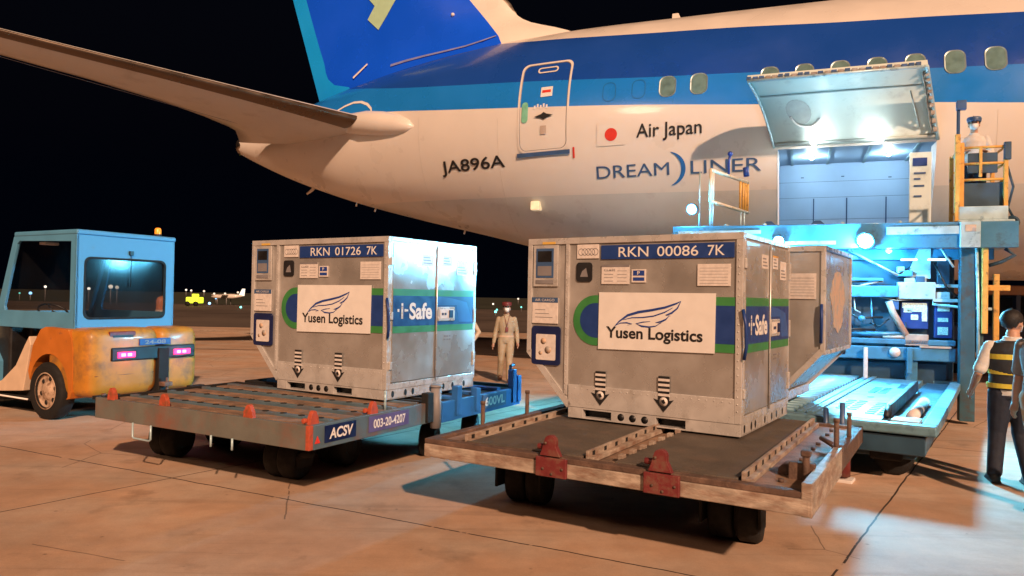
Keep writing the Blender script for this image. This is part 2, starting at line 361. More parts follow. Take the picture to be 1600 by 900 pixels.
    ng = noise(260, 2, .5); mg = N.new('ShaderNodeMapRange'); L.new(ng.outputs[0], mg.inputs[0]); mg.inputs[1].default_value = .3; mg.inputs[2].default_value = .7; mg.inputs[3].default_value = .82; mg.inputs[4].default_value = 1.18
    v2 = N.new('ShaderNodeVectorMath'); v2.operation = 'SCALE'; L.new(v.outputs[0], v2.inputs[0]); L.new(mth('MULTIPLY', ms.outputs[0], mg.outputs[0]), v2.inputs['Scale']); v = v2
    no = noise(1.35, 5, .6); mo = N.new('ShaderNodeMapRange'); L.new(no.outputs[0], mo.inputs[0]); mo.inputs[1].default_value = .60; mo.inputs[2].default_value = .72; mo.inputs[3].default_value = 1.0; mo.inputs[4].default_value = .68
    np_ = noise(.42, 4, .5); mp2 = N.new('ShaderNodeMapRange'); L.new(np_.outputs[0], mp2.inputs[0]); mp2.inputs[1].default_value = .55; mp2.inputs[2].default_value = .70; mp2.inputs[3].default_value = 1.0; mp2.inputs[4].default_value = 1.22
    nk = N.new('ShaderNodeTexVoronoi'); nk.feature = 'DISTANCE_TO_EDGE'; nk.inputs['Scale'].default_value = .33; L.new(wob.outputs[0], nk.inputs[0])
    ck = mth('MULTIPLY', mth('LESS_THAN', nk.outputs['Distance'], .0016), mth('GREATER_THAN', np_.outputs[0], .52)); ckm = mth('SUBTRACT', 1.0, mth('MULTIPLY', ck, .55))
    nd = N.new('ShaderNodeTexVoronoi'); nd.inputs['Scale'].default_value = 5.5; L.new(tc.outputs['Object'], nd.inputs[0]); dm = N.new('ShaderNodeMapRange'); L.new(nd.outputs['Distance'], dm.inputs[0]); dm.inputs[1].default_value = .05; dm.inputs[2].default_value = .10; dm.inputs[3].default_value = .55; dm.inputs[4].default_value = 1.0
    dsel = mth('MAXIMUM', dm.outputs[0], mth('LESS_THAN', no.outputs[0], .54))
    v3 = N.new('ShaderNodeVectorMath'); v3.operation = 'SCALE'; L.new(v.outputs[0], v3.inputs[0]); L.new(mth('MULTIPLY', mth('MULTIPLY', mo.outputs[0], mp2.outputs[0]), mth('MULTIPLY', ckm, dsel)), v3.inputs['Scale']); v = v3
    # oil spots
    vo = N.new('ShaderNodeTexVoronoi'); vo.inputs['Scale'].default_value = .9; L.new(wob.outputs[0], vo.inputs[0])
    sp = N.new('ShaderNodeMapRange'); L.new(vo.outputs['Distance'], sp.inputs[0]); sp.inputs[1].default_value = .03; sp.inputs[2].default_value = .12; sp.inputs[3].default_value = .35; sp.inputs[4].default_value = 0
    ml = N.new('ShaderNodeMix'); ml.data_type = 'RGBA'; L.new(mth('MULTIPLY', sp.outputs[0], r4.outputs[0]), ml.inputs[0]); L.new(v.outputs[0], ml.inputs[6]); ml.inputs[7].default_value = (.10, .06, .045, 1)
    fin = N.new('ShaderNodeMix'); fin.data_type = 'RGBA'; L.new(j, fin.inputs[0]); L.new(ml.outputs[2], fin.inputs[6]); fin.inputs[7].default_value = (.03, .018, .012, 1)
    L.new(fin.outputs[2], b.inputs['Base Color']); b.inputs['Roughness'].default_value = .78
    bp = N.new('ShaderNodeBump'); bp.inputs['Strength'].default_value = .35; bp.inputs['Distance'].default_value = .01
    hh = mth('SUBTRACT', mth('ADD', n2.outputs[0], mth('MULTIPLY', n3.outputs[0], .4)), mth('MULTIPLY', j, 2.0)); L.new(hh, bp.inputs['Height']); L.new(bp.outputs[0], b.inputs['Normal'])
    return m
def sheet(name, pts, z, m, label, cat=None, kind='structure'):
    o = MB().add([(x, y, z) for x, y in pts], [list(range(len(pts)))]).build(name, m)
    return tag(o, label, cat, None, kind)
sheet('ground', [(-2500, -2500), (2500, -2500), (2500, 2500), (-2500, 2500)], -.03, mat('night_grass', (.018, .022, .010), .95, vary=.4, scale=.05), 'dark grass airfield beyond the apron')
sheet('taxiway', [(-300, 36), (300, 24), (300, 105), (-300, 105)], -.004, mat('dimmed_asphalt', (.075, .055, .045), .85, vary=.25, scale=.15, bump=.2, bscale=8, dirt=(.12, .09, .07), dirt_lo=.5, dirt_hi=.7, dscale=.08), 'taxiway beyond the concrete apron, coloured darker for the fading floodlight')  # darker colour stands in for the floodlight fading with distance
sheet('apron', [(-120, -60), (120, -60), (120, 32), (-120, 41)], 0.0, concrete(), 'pale jointed concrete apron')
mk = mat('road_paint', (.62, .55, .45), .7, vary=.2, scale=3, dirt=(.2, .15, .12), dirt_lo=.5, dirt_hi=.62, dscale=5)
sheet('apron_marking', [(-60, 36.9), (60, 27.6), (60, 27.85), (-60, 37.2)], .004, mk, 'painted line along the far edge of the apron')
sheet('apron_marking', [(-60, 24.9), (60, 19.3), (60, 19.45), (-60, 25.1)], .004, mat('old_paint', (.10, .07, .055), .8, vary=.3, scale=2), 'dark seam line across the apron behind the dollies')

# ------------------------------------------------------------------ aeroplane (local: s along the body, q across, z up)
YAW = 0.369
T_ = (math.cos(YAW), -math.sin(YAW)); N_ = (math.sin(YAW), math.cos(YAW))
def interp(tab, s):
    if s <= tab[0][0]: return tab[0][1]
    if s >= tab[-1][0]: return tab[-1][1]
    for i in range(len(tab) - 1):
        if tab[i][0] <= s <= tab[i + 1][0]:
            x0, y0 = tab[i]; x1, y1 = tab[i + 1]; h = x1 - x0; m = (y1 - y0) / h
            if i > 0:
                pm = (y0 - tab[i - 1][1]) / (x0 - tab[i - 1][0]); m0 = 0 if pm * m <= 0 else (m + pm) / 2
            else: m0 = m
            if i < len(tab) - 2:
                nm = (tab[i + 2][1] - y1) / (tab[i + 2][0] - x1); m1 = 0 if nm * m <= 0 else (m + nm) / 2
            else: m1 = m
            t = (s - x0) / h
            return (2 * t**3 - 3 * t**2 + 1) * y0 + (t**3 - 2 * t**2 + t) * h * m0 + (-2 * t**3 + 3 * t**2) * y1 + (t**3 - t**2) * h * m1
FW = [(-13, .22), (-12.3, .42), (-10.5, .95), (-8, 1.6), (-5, 2.3), (-2.4, 2.72), (0, 2.87), (3, 2.885), (20, 2.885)]
FT = [(-13, 6.33), (-12, 6.62), (-9, 7.45), (-6, 7.98), (-3, 8.2), (0, 8.22), (20, 8.22)]
FB = [(-13, 5.84), (-12.5, 5.6), (-11, 4.97), (-9, 4.31), (-7, 3.79), (-5, 3.33), (-3, 2.85), (-1, 2.5), (1, 2.33), (3, 2.28), (20, 2.28)]
QO = 2.87 * math.sqrt(1 - ((6.0 - 5.25) / 2.97) ** 2)
ORG = (3.022 + QO * N_[0], 14.59 + QO * N_[1], 0)
def sec(s):
    w = interp(FW, s); zt = interp(FT, s); zb = interp(FB, s); return w, (zt + zb) / 2, (zt - zb) / 2
def fus(s, z, off=0.0):
    w, zc, h = sec(s); k = max(-1, min(1, (z - zc) / h)); c = math.sqrt(1 - k * k)
    nq, nz = -c / w, k / h; l = math.hypot(nq, nz)
    return (s, -w * c + off * nq / l, z + off * nz / l)
plane = thing('aeroplane', 'large white airliner with navy and light blue stripes behind the containers', 'aeroplane', ORG, -YAW)
D_S0, D_S1, D_Z0, D_Z1 = 2.08, 4.70, 3.12, 4.62    # cargo opening
LB = [(-13, 6.34), (-9, 6.42), (-7.42, 6.30), (-5.11, 6.05), (-3.16, 5.87), (-.54, 5.67), (1.44, 5.51), (4.75, 5.29), (5.97, 5.19), (16, 4.6)]
DB = [(-13, 7.4), (-9.6, 7.42), (-8.85, 7.26), (-6.85, 6.88), (-5.21, 6.67), (-3.23, 6.48), (-.57, 6.26), (1.65, 6.14), (4.66, 5.92), (5.98, 5.86), (16, 5.3)]
DT = [(-13, 9.4), (-6, 8.6), (-4.6, 8.0), (-4.14, 7.84), (-2.37, 7.58), (-.73, 7.42), (1.36, 7.27), (3.01, 7.12), (4.62, 7.01), (6.08, 6.89), (16, 6.2)]
GR = [(-13, 4.3), (-7.66, 4.15), (-5.62, 4.08), (-3.56, 4.01), (-.58, 3.94), (2.02, 3.91), (6.06, 3.87), (16, 3.8)]
ss = sorted(set([round(-13 + .25 * i, 3) for i in range(117)] + [D_S0, D_S1]))
ss = [s for i, s in enumerate(ss) if i == 0 or s - ss[i - 1] > .03 or s in (D_S0, D_S1)]
NA = [6, 4, 3, 3, 4, 5, 4]    # sub-rows per band: belly..3.12, ..GR, ..4.62, ..LB, ..DB, ..DT, ..top
MI = [1, 1, 0, 0, 2, 3, 0]    # 0 white 1 grey 2 azure 3 navy
def rows(s):
    w, zc, h = sec(s); zb, zt = zc - h, zc + h
    B = [zb, D_Z0, interp(GR, s), D_Z1, interp(LB, s), interp(DB, s), interp(DT, s), zt]
    for i in range(1, 7): B[i] = max(B[i], B[i - 1] + .004)
    B = [min(x, zt - (7 - i) * .004) if i < 7 else zt for i, x in enumerate(B)]
    B = [max(x, zb + i * .004) for i, x in enumerate(B)]
    A = [math.asin(max(-1, min(1, (b - zc) / h))) for b in B]; out = []
    for i in range(7):
        for j in range(NA[i]): out.append(A[i] + (A[i + 1] - A[i]) * j / NA[i])
    out.append(A[7]); return w, zc, h, out
fm = MB(); fm.smooth = True; grid = []; nr = sum(NA) + 1
band = [i for i in range(7) for _ in range(NA[i])]
for s in ss:
    w, zc, h, A = rows(s)
    ring = [(s, -w * math.cos(a), zc + h * math.sin(a)) for a in A] + [(s, w * math.cos(a), zc + h * math.sin(a)) for a in A[-2:0:-1]]
    grid.append(ring)
nv = len(grid[0]); vv = [p for r in grid for p in r]
for i in range(len(ss) - 1):
    hole = ss[i] >= D_S0 - 1e-6 and ss[i + 1] <= D_S1 + 1e-6
    for j in range(nv):
        b = band[j] if j < nr - 1 else band[2 * (nr - 1) - 1 - j]
        if hole and j < nr - 1 and b in (1, 2): continue
        fm.add([], [], None)
        fm.f.append([i * nv + j, (i + 1) * nv + j, (i + 1) * nv + (j + 1) % nv, i * nv + (j + 1) % nv]); fm.mi.append(MI[b]); fm.sm.append(True)
fm.v = vv
fm.f.append([(len(ss) - 1) * nv + j for j in range(nv)]); fm.mi.append(0); fm.sm.append(False)
fm.build('fuselage', [M['paint_white'], M['paint_grey'], M['paint_azure'], M['paint_navy']], plane)
# exhaust of the auxiliary power unit
e = MB(); e.lathe([(.0, .0), (.13, .0), (.20, -.02), (.235, -.02), (.24, .1), (.26, .35)], (-13.03, 0, 6.085), (1, 0, 0), 24); e.build('tail_exhaust', M['chrome'], plane)
# thin seams round the body
for s, z0, z1 in ((-5.95, 3.9, 6.0), (-3.75, 3.2, 5.7), (5.6, 3.2, 5.1)):
    sm_ = MB(); sm_.tube([fus(s, z0 + (z1 - z0) * k / 16, .001) for k in range(17)], .002, 4)
    sm_.build('panel_seam', mat('seam', (.52, .48, .44), .6), plane)

def ring_strip(mb, outer, inner, off, m=None, off2=None):
    n = len(outer); v = [fus(a, b, off) for a, b in outer] + [fus(a, b, off if off2 is None else off2) for a, b in inner]
    mb.add(v, [(i, (i + 1) % n, n + (i + 1) % n, n + i) for i in range(n)], m)
def patch(mb, x0, x1, z0, z1, off, m=None, n=4):
    v = [fus(x0 + (x1 - x0) * i / n, z0 + (z1 - z0) * j / n, off) for j in range(n + 1) for i in range(n + 1)]
    mb.add(v, [(j * (n + 1) + i, j * (n + 1) + i + 1, (j + 1) * (n + 1) + i + 1, (j + 1) * (n + 1) + i) for j in range(n) for i in range(n)], m)
def fan(mb, P, off, m=None):
    cx = sum(p[0] for p in P) / len(P); cy = sum(p[1] for p in P) / len(P)
    v = [fus(cx, cy, off)] + [fus(a, b, off) for a, b in P]
    mb.add(v, [(0, i + 1, (i + 1) % len(P) + 1) for i in range(len(P))], m)

# passenger door
d = MB(); o1 = densify(rrect(-3.25, -2.05, 4.88, 6.89, .16), .12); cx, cy = -2.65, 5.885
i1 = [(cx + (a - cx) * .925, cy + (b - cy) * .962) for a, b in o1]; i2 = [(cx + (a - cx) * .90, cy + (b - cy) * .95) for a, b in o1]
ring_strip(d, o1, i1, .010, 0); ring_strip(d, i1, i2, .010, 1, .002)
dr = d.build('passenger_door', [M['paint_white'], M['ink_grey']], plane)
q = MB(); q.prism([(-3.27, 4.80), (-2.03, 4.80), (-2.03, 4.885), (-3.27, 4.885)], lambda a, b, t: fus(a, b, t), .002, .035); q.build('door_sill', M['ink_slate'], dr)
q = MB(); fan(q, rrect(-3.15, -3.0, 5.52, 5.97, .07), .014); q.build('door_window', M['seafoam'], dr)
q = MB(); o1 = rrect(-2.86, -2.38, 6.62, 6.76, .065); i1 = [(-2.62 + (a + 2.62) * .86, 6.69 + (b - 6.69) * .6) for a, b in o1]; ring_strip(q, o1, i1, .012); q.build('handle_outline', M['paint_white'], dr)
q = MB(); fan(q, [(-2.85, 5.62), (-2.68, 5.67), (-2.62, 5.71), (-2.56, 5.67), (-2.4, 5.63), (-2.55, 5.59), (-2.62, 5.55), (-2.69, 5.59)], .02); q.build('door_handle', M['ink'], dr)
q = MB(); patch(q, -2.72, -2.45, 6.05, 6.27, .012, 0, 2); patch(q, -2.69, -2.49, 6.14, 6.2, .015, 1, 2)
for k in range(5): patch(q, -2.86 + k * .07, -2.82 + k * .07, 5.79 + .03 * (k % 2), 5.87 + .03 * (k % 2), .012, 0, 1)
q.build('doors_placards', [M['white'], M['red']], dr)
q = MB(); patch(q, -2.70, -2.56, 5.24, 5.42, .012, 0, 2); q.build('door_placard', mat('placard_tan', (.45, .36, .30), .6), dr)
q = MB(); patch(q, -1.96, -1.92, 4.70, 4.92, .012, 0, 2); q.build('red_mark', M['red'], plane)

# cabin windows
for k in [0, 1, 3.15, 4.15, 5.15, 6.15, 7.15, 8.15, 9.15, 10.15, 11.15]:
    s = k * .61; mb = MB(); o1 = rrect(s - .165, s + .165, 5.785, 6.225, .13); i1 = [(s + (a - s) * .87, 6.005 + (b - 6.005) * .92) for a, b in o1]
    ring_strip(mb, o1, i1, .012, None, .004); ring_strip(mb, [(s + (a - s) * 1.03, 6.005 + (b - 6.005) * 1.02) for a, b in o1], o1, 0, None, .012)
    wnd = mb.build('cabin_window', M['window_frame'], plane)
    g = MB(); fan(g, i1, .005); g.build('window_pane', M['window_dark'], wnd)
q = MB()
for k in (-2, -1):
    s = k * .61 + .03; o1 = rrect(s - .14, s + .14, 5.80, 6.21, .12); ring_strip(q, o1, [(s + (a - s) * .90, 6.005 + (b - 6.005) * .93) for a, b in o1], .006)
q.build('window_plug_outlines', mat('plug', (.012, .14, .40), .4), plane)

# markings
q = MB(); text_fit(q, 'JA896A', (-5.36, -3.60, 4.56, 4.90), lambda a, b: fus(a, b, .012), bold=.012); q.build('registration', M['ink'], plane)
q = MB(); text_fit(q, 'Air Japan', (-.60, .69, 4.92, 5.28), lambda a, b: fus(a, b, .012), bold=.008); q.build('airline_name', M['ink'], plane)
q = MB(); text_fit(q, 'DREAM', (-1.46, .05, 4.26, 4.50), lambda a, b: fus(a, b, .012)); q.build('type_name', M['ink_slate'], plane); q = MB(); text_fit(q, 'LINER', (.47, 1.79, 4.26, 4.50), lambda a, b: fus(a, b, .012)); q.build('type_name', M['ink_slate'], plane)
q = MB()
P = []
for k in range(25):
    a = R(-72 + 144 * k / 24); P.append((-.03 + .36 * math.cos(a), 4.375 + .33 * math.sin(a)))
Wd = [.01 + .075 * math.sin(math.pi * k / 24) for k in range(25)]
ribbon(q, P, Wd, lambda a, b: fus(a, b, .012)); q.build('crescent_mark', mat('crescent', (.015, .13, .42), .4), plane)
q = MB(); patch(q, -1.43, -.82, 4.89, 5.33, .008, 0, 5)
o1 = [(-1.43, 4.89), (-.82, 4.89), (-.82, 5.33), (-1.43, 5.33)]; ring_strip(q, densify(o1, .1), densify([(-1.42, 4.90), (-.83, 4.90), (-.83, 5.32), (-1.42, 5.32)], .1)[:len(densify(o1, .1))], .011, 2) if len(densify(o1, .1)) == len(densify([(-1.42, 4.90), (-.83, 4.90), (-.83, 5.32), (-1.42, 5.32)], .1)) else None
fan(q, [(-1.125 + .13 * math.cos(R(a)), 5.11 + .13 * math.sin(R(a))) for a in range(0, 360, 15)], .014, 1)
q.build('flag_marking', [M['paint_white'], M['red'], M['ink_grey']], plane)
# tailplane cut-out outline
q = MB(); ribbon(q, [(-9.4, 6.42), (-8.81, 6.53), (-8.55, 6.63), (-8.25, 6.69), (-7.96, 6.66), (-7.72, 6.56), (-7.56, 6.42), (-7.51, 6.31)], [.03, .05, .055, .06, .065, .07, .06, .03], lambda a, b: fus(a, b, .012)); q.build('tailplane_arc', M['white'], plane)
# small fittings
q = MB(); q.box(-.1, .1, -.11, .11, -.1, .1, .02); q.v = [tuple(Vector(p) + Vector(fus(-2.97, 3.82, .05))) for p in q.v]; q.build('service_light', mat('fitting_lit', (.8, .72, .5), .3, emit=(1, .8, .5, .25)), plane)
def blade(name, s, z, h, top=True):
    q = MB(); q.prism([(-.14, 0), (.16, 0), (.02, h), (-.12, h)], lambda a, b, t: (s + a, t, z + b), -.02, .02); q.build(name, M['paint_white'], plane)
blade('antenna', -.25, 8.2, .32); blade('antenna', -1.5, 8.2, .16)
q = MB(); q.tube([(-10.3, -.05, 4.86), (-10.45, -.05, 4.70), (-10.62, -.05, 4.60)], [.05, .045, .03], 8); q.build('tail_skid', M['paint_white'], plane)
for s in (-8.9, -8.3, -5.6):
    q = MB(); q.tube([(s, -.1, interp(FB, s) + .03), (s - .04, -.1, interp(FB, s) - .09)], .025, 8); q.build('drain_mast', M['white'], plane)

# fin
LEt = [(7.0, -2.0), (8.2, -2.55), (8.43, -2.95), (8.55, -3.3), (8.74, -3.92), (8.95, -4.28), (9.25, -4.46), (9.7, -4.84), (17, -10.9)]
def fle(z): return interp(LEt, z)
def ftail(z): return -10.35 - (z - 7.4) * .3275
def fblue(z): return -4.61 - (z - 8.31) * .829 if z > 8.31 else -4.61 + (8.31 - z) * .5
def fbrown(z): return min(fle(z), -4.52 - (z - 9.2) * .829) if z > 9.0 else fle(z) - .002
def flight(z):
    return interp([(7.0, -9.0), (7.45, -9.1), (7.55, -9.55), (7.72, -9.86), (8.3, -10.12), (10.21, -10.79), (17, -12.95)], z)
def fth(s, z):
    a, b = fle(z), ftail(z); c = max(0.001, min(.999, (a - s) / (a - b)))
    t = .42 * (1 - (z - 8) * .055) * min(1, (c / .28) ** .55) * (1 - max(0, (c - .28) / .72) ** 1.5)
    t = max(t, .0)
    if z < 9.0: t *= 1 + .9 * ((9.0 - z) / 1.2) ** 2
    if z < 9.4 and s > -5.5: t = min(t, .05 + .30 * max(0, (fle(z) - s)) ** .8)
    return t
fi = MB(); zs = [7.0, 7.25, 7.45, 7.6, 7.8, 8.0, 8.2, 8.31, 8.43, 8.55, 8.65, 8.74, 8.85, 8.95, 9.1, 9.25, 9.4, 9.7, 10, 10.4, 10.8, 11.4, 12, 13, 14, 15, 16, 16.8]
cuts = []; segs = [(3, 2), (4, 0), (10, 1), (4, 3)]    # brown, cream, blue, light
Rr = []
for z in zs:
    b = [fle(z), fbrown(z), min(fblue(z), fbrown(z) - .002), flight(z), ftail(z)]
    for i in range(1, 5): b[i] = min(b[i], b[i - 1] - .001)
    row = []
    for k, (n, _) in enumerate(segs):
        for j in range(n): row.append(b[k] + (b[k + 1] - b[k]) * j / n)
    row.append(b[4]); Rr.append([(s, fth(s, z), z) for s in row])
nc = len(Rr[0]); mi = [m for n, m in segs for _ in range(n)]
for sgn in (-1, 1):
    o = len(fi.v); fi.v += [(s, sgn * t, z) for r in Rr for s, t, z in r]
    for i in range(len(zs) - 1):
        for j in range(nc - 1):
            f = [o + i * nc + j, o + i * nc + j + 1, o + (i + 1) * nc + j + 1, o + (i + 1) * nc + j]; fi.f.append(f if sgn < 0 else f[::-1]); fi.mi.append(mi[j]); fi.sm.append(True)
fi.build('tail_fin', [M['paint_white'], M['paint_fin'], M['chrome'], M['paint_sky']], plane)
q = MB(); E = [(-8.85, 10.25), (-8.65, 9.93), (-8.34, 9.6), (-8.36, 9.44), (-8.58, 9.27), (-8.22, 8.94), (-7.96, 9.27), (-7.58, 9.80), (-7.25, 10.3), (-7.5, 10.7), (-8.4, 10.75)]
E = densify(E, .25); cxx = sum(p[0] for p in E) / len(E); czz = sum(p[1] for p in E) / len(E)
q.add([(cxx, -fth(cxx, czz) - .02, czz)] + [(a, -fth(a, b) - .02, b) for a, b in E], [(0, i + 1, (i + 1) % len(E) + 1) for i in range(len(E))]); q.build('fin_emblem', M['logo_green'], plane)
q = MB(); ribbon(q, [(-8.95, 7.68), (-8.5, 8.02)], [.06, .05], lambda a, b: (a, -fth(a, b) - .05, b)); q.sph((-5.95, -fth(-5.95, 9.05) - .01, 9.05), .05); q.build('fin_fitting', M['white'], plane)
# highlight along the root fairing, painted on as a lighter ribbon
q = MB(); P = [(-7.7, 7.86), (-7.2, 7.93), (-6.6, 7.99), (-6.0, 8.04), (-5.45, 8.10), (-5.0, 8.2), (-4.66, 8.31)]
ribbon(q, P, [.07, .065, .055, .05, .045, .04, .03], lambda a, b: (a, -max(fth(a, b), 0) - .03, b)); q.build('fairing_highlight', mat('fairing_highlight', (.22, .25, .50), .35), plane)

# tailplanes
def stabilizer(sgn):
    st = MB(); st.smooth = True; bs = [0, .35, .7, .9, 1.2, 2, 3, 4.5, 6, 7.5, 9, 9.8]; prof = []
    cs = [1, .9, .8, .65, .5, .35, .22, .14, .08, .045, .015, 0]
    for b in bs:
        le = -7.0 - .727 * b if b >= .7 else -7.0 - .727 * .7 + (.7 - b) * 1.9
        if b == 0: le = -7.55
        if b == .35: le = -6.85
        te = interp([(0, -12.3), (.35, -12.05), (.7, -11.8), (.9, -11.66), (1.2, -11.62), (9.8, -15.216)], b); ch = le - te; th = .115 * ch * (.8 if b < .5 else 1)
        z0 = 6.0 + .11 * b; q0 = (-.9 - b) * (1 if sgn < 0 else -1)
        ring = []
        for c in cs: ring.append((le - c * ch, q0, z0 + th * 1.5 * (c ** .5) * (1 - c) * 1.0))
        for c in cs[::-1][1:-1]: ring.append((le - c * ch, q0, z0 - th * 1.15 * (c ** .5) * (1 - c)))
        prof.append(ring)
    n = len(prof[0]); st.v = [p for r in prof for p in r]
    for i in range(len(bs) - 1):
        for j in range(n):
            k0 = j if j < len(cs) else None
            nearle = 10 <= j <= 14
            st.f.append([i * n + j, i * n + (j + 1) % n, (i + 1) * n + (j + 1) % n, (i + 1) * n + j]); st.mi.append(1 if nearle and bs[i] >= .9 else 0); st.sm.append(True)
    st.f.append([(len(bs) - 1) * n + j for j in range(n)]); st.mi.append(0); st.sm.append(False)
    return st.build('tailplane', [mat('paint_stab', (.56, .53, .49), .4, vary=.05, scale=1.5, dirt=(.36, .32, .28), dirt_lo=.55, dirt_hi=.85, dscale=1.2), M['le_metal']], plane)
sb = stabilizer(-1); stabilizer(1)
for sg in (-1, 1):
    q = MB(); q.tube([(-8.9, sg * 1.25, 6.12), (-8.2, sg * 1.5, 6.10), (-7.6, sg * 1.68, 6.04), (-7.1, sg * 1.76, 5.97), (-6.6, sg * 1.88, 5.88), (-6.3, sg * 1.97, 5.82), (-6.1, sg * 2.03, 5.78)], [.10, .27, .31, .31, .25, .16, .03], 20); q.build('root_fairing', M['paint_white'], plane)
q = MB()    # elevator hinge line under the tailplane
q.tube([(-10.3 - .47 * b, -.9 - b, 5.93 + .11 * b) for b in (1.0, 3, 5, 7, 9)], .006, 5); q.build('hinge_line', M['ink_grey'], sb)

# cargo hold seen through the opening
H = MB()
def hb(q): return q
H.add([(1.2, -2.0, 3.1), (5.6, -2.0, 3.1), (5.6, -.3, 3.1), (1.2, -.3, 3.1)], [(0, 1, 2, 3)], 1)
H.add([(1.2, -.35, 3.1), (5.6, -.35, 3.1), (5.6, -.35, 4.75), (1.2, -.35, 4.75)], [(0, 1, 2, 3)], 0)
H.add([(1.2, -2.5, 4.75), (5.6, -2.5, 4.75), (5.6, -.35, 4.75), (1.2, -.35, 4.75)], [(0, 1, 2, 3)], 0)
H.add([(1.2, -1.95, 3.1), (1.2, -.35, 3.1), (1.2, -.35, 4.75), (1.2, -2.5, 4.75), (1.2, -2.45, 3.8)], [(0, 1, 2, 3, 4)], 0)
H.add([(5.6, -1.95, 3.1), (5.6, -.35, 3.1), (5.6, -.35, 4.75), (5.6, -2.5, 4.75), (5.6, -2.45, 3.8)], [(0, 1, 2, 3, 4)], 0)
for z in (3.55, 4.02, 4.36): H.box(1.3, 5.5, -.356, -.351, z, z + .006, 0, 2)
for s in (1.6, 2.3, 3.0, 3.7, 4.5): H.box(s, s + .05, -2.3, -.36, 4.725, 4.752, 0, 3)
for s in (1.9, 2.75, 3.4, 4.15, 4.9): H.box(s, s + .025, -.37, -.355, 3.1, 4.0, 0, 2)
for s, z in ((2.5, 4.45), (3.3, 4.45), (4.2, 4.4)): H.box(s, s + .06, -.37, -.355, z, z + .02, 0, 2)
for s, t in ((2.15, 'B3'), (3.9, '43R'), (4.3, '42')): 
    text_fit(H, t, (s, s + .22, 3.32, 3.40), lambda a, b: (a, -.37, b), m=2)
for s in (2.2, 2.9, 3.6, 4.3): H.box(s, s + .30, -2.0, -.5, 3.10, 3.125, 0, 3)
hold = H.build('cargo_hold', [M['hold'], M['deck'], M['ink_slate'], M['loader_pale']], plane)
# frame lips of the opening, white liner edges
q = MB()
def lip(s, s2): 
    P = [fus(s, z, .012) for z in (3.12, 3.5, 3.9, 4.3, 4.62)]; Q = [(s2, p[1] + .42, p[2]) for p in P]; n = len(P)
    q.add(P + Q, [(i, i + 1, n + i + 1, n + i) for i in range(n - 1)])
lip(D_S0, D_S0 + .02); lip(D_S1, D_S1 - .02)
P0 = fus(D_S0, 4.62); q.add([(D_S0, P0[1], 4.62), (D_S1, P0[1], 4.62), (D_S1, P0[1] + .45, 4.72), (D_S0, P0[1] + .45, 4.72)], [(0, 1, 2, 3)])
q.build('opening_frame', M['white'], plane)
q = MB(); q.box(-.17, .17, -.02, .02, -.62, .62, .01)
q.M = Matrix(); q.v = [(p[0] + 4.42, p[1] - 3.05, p[2] + 3.78) for p in q.v]
lf = q.build('liner_panel', M['liner'], plane)
q = MB(); q.box(4.30, 4.52, -3.083, -3.075, 4.16, 4.30, 0, 0)
for z, ww in ((4.02, .18), (3.92, .10), (3.80, .16), (3.62, .12)): q.box(4.32, 4.32 + ww, -3.083, -3.075, z, z + .03, 0, 1)
q.build('liner_label', [M['navy'], M['ink_slate']], lf)

# raised cargo door (hinge at the top of the opening)
CD = MB()
hs0, hs1, hq, hz = 2.0, 4.73, -2.86, 4.66; ts0, ts1, tq, tz = 1.60, 4.36, -4.18, 5.58
def dpt(u, t, off=0.0):
    # u along width 0..1, t hinge->tip 0..1, off outwards (away from the lit inner face: up/back)
    s = (hs0 + (ts0 - hs0) * t) * (1 - u) + (hs1 + (ts1 - hs1) * t) * u
    bow = .20 * math.sin(math.pi * t)
    q_ = hq + (tq - hq) * t; z_ = hz + (tz - hz) * t
    nq, nz = .57, .82       # outward normal of the chord (towards the sky)
    return (s, q_ + nq * (off - bow * .0) + bow * -.45 * 0 + bow * nq * 1.0, z_ + nz * off + bow * nz * 1.0)
nt_ = 14
V = [dpt(u, t / nt_, o) for o in (0, .14) for t in range(nt_ + 1) for u in (0, 1)]
k2 = (nt_ + 1) * 2
for t in range(nt_):
    a = 2 * t; CD.f.append([a, a + 1, a + 3, a + 2]); CD.mi.append(0); CD.sm.append(True)
    b = k2 + 2 * t; CD.f.append([b, b + 2, b + 3, b + 1]); CD.mi.append(1); CD.sm.append(True)
    for e in (0, 1): CD.f.append([a + e, a + 2 + e, k2 + a + 2 + e, k2 + a + e]); CD.mi.append(0); CD.sm.append(False)
CD.f.append([2 * nt_, 2 * nt_ + 1, k2 + 2 * nt_ + 1, k2 + 2 * nt_]); CD.mi.append(0); CD.sm.append(False)
CD.f.append([0, 1, k2 + 1, k2]); CD.mi.append(0); CD.sm.append(False); CD.v = V
cd = CD.build('cargo_door', [M['liner'], M['paint_white']], plane)
q = MB()    # side and tip edge members, ribs
for u, r_ in ((.006, .022), (.994, .03)):
    q.tube([dpt(u, t / 12, -.02) for t in range(13)], r_, 8)
q.tube([dpt(0, .995, -.01), dpt(1, .995, -.01)], .028, 8)
q.build('door_edge', M['loader_pale'], cd)
q = MB(); q.tube([dpt(0.02, .68, -.012), dpt(.98, .68, -.012)], .018, 8); q.tube([dpt(.02, .04, -.02), dpt(.98, .04, -.02)], .03, 8); q.tube([dpt(.90, .15, -.02), dpt(.885, .6, -.02)], .012, 6)
q.build('door_rib', mat('liner_shade', (.38, .45, .45), .4), cd)
q = MB(); random.seed(3)
for k in range(26):
    u = .01 + k * .0377; x = random.random()
    q.box(-.045, .03 + .02 * x, -.02, .02, -.025, .03, .004, 0 if x < .6 else 1); n = 0
    c = Vector(dpt(u, .99, .06 - .03 * x)); 
    m0 = getattr(q, 'mark', 0)
    q.v[m0:] = [tuple(Vector(p) + c + Vector((0, -.03, 0))) for p in q.v[m0:]]; q.mark = len(q.v)
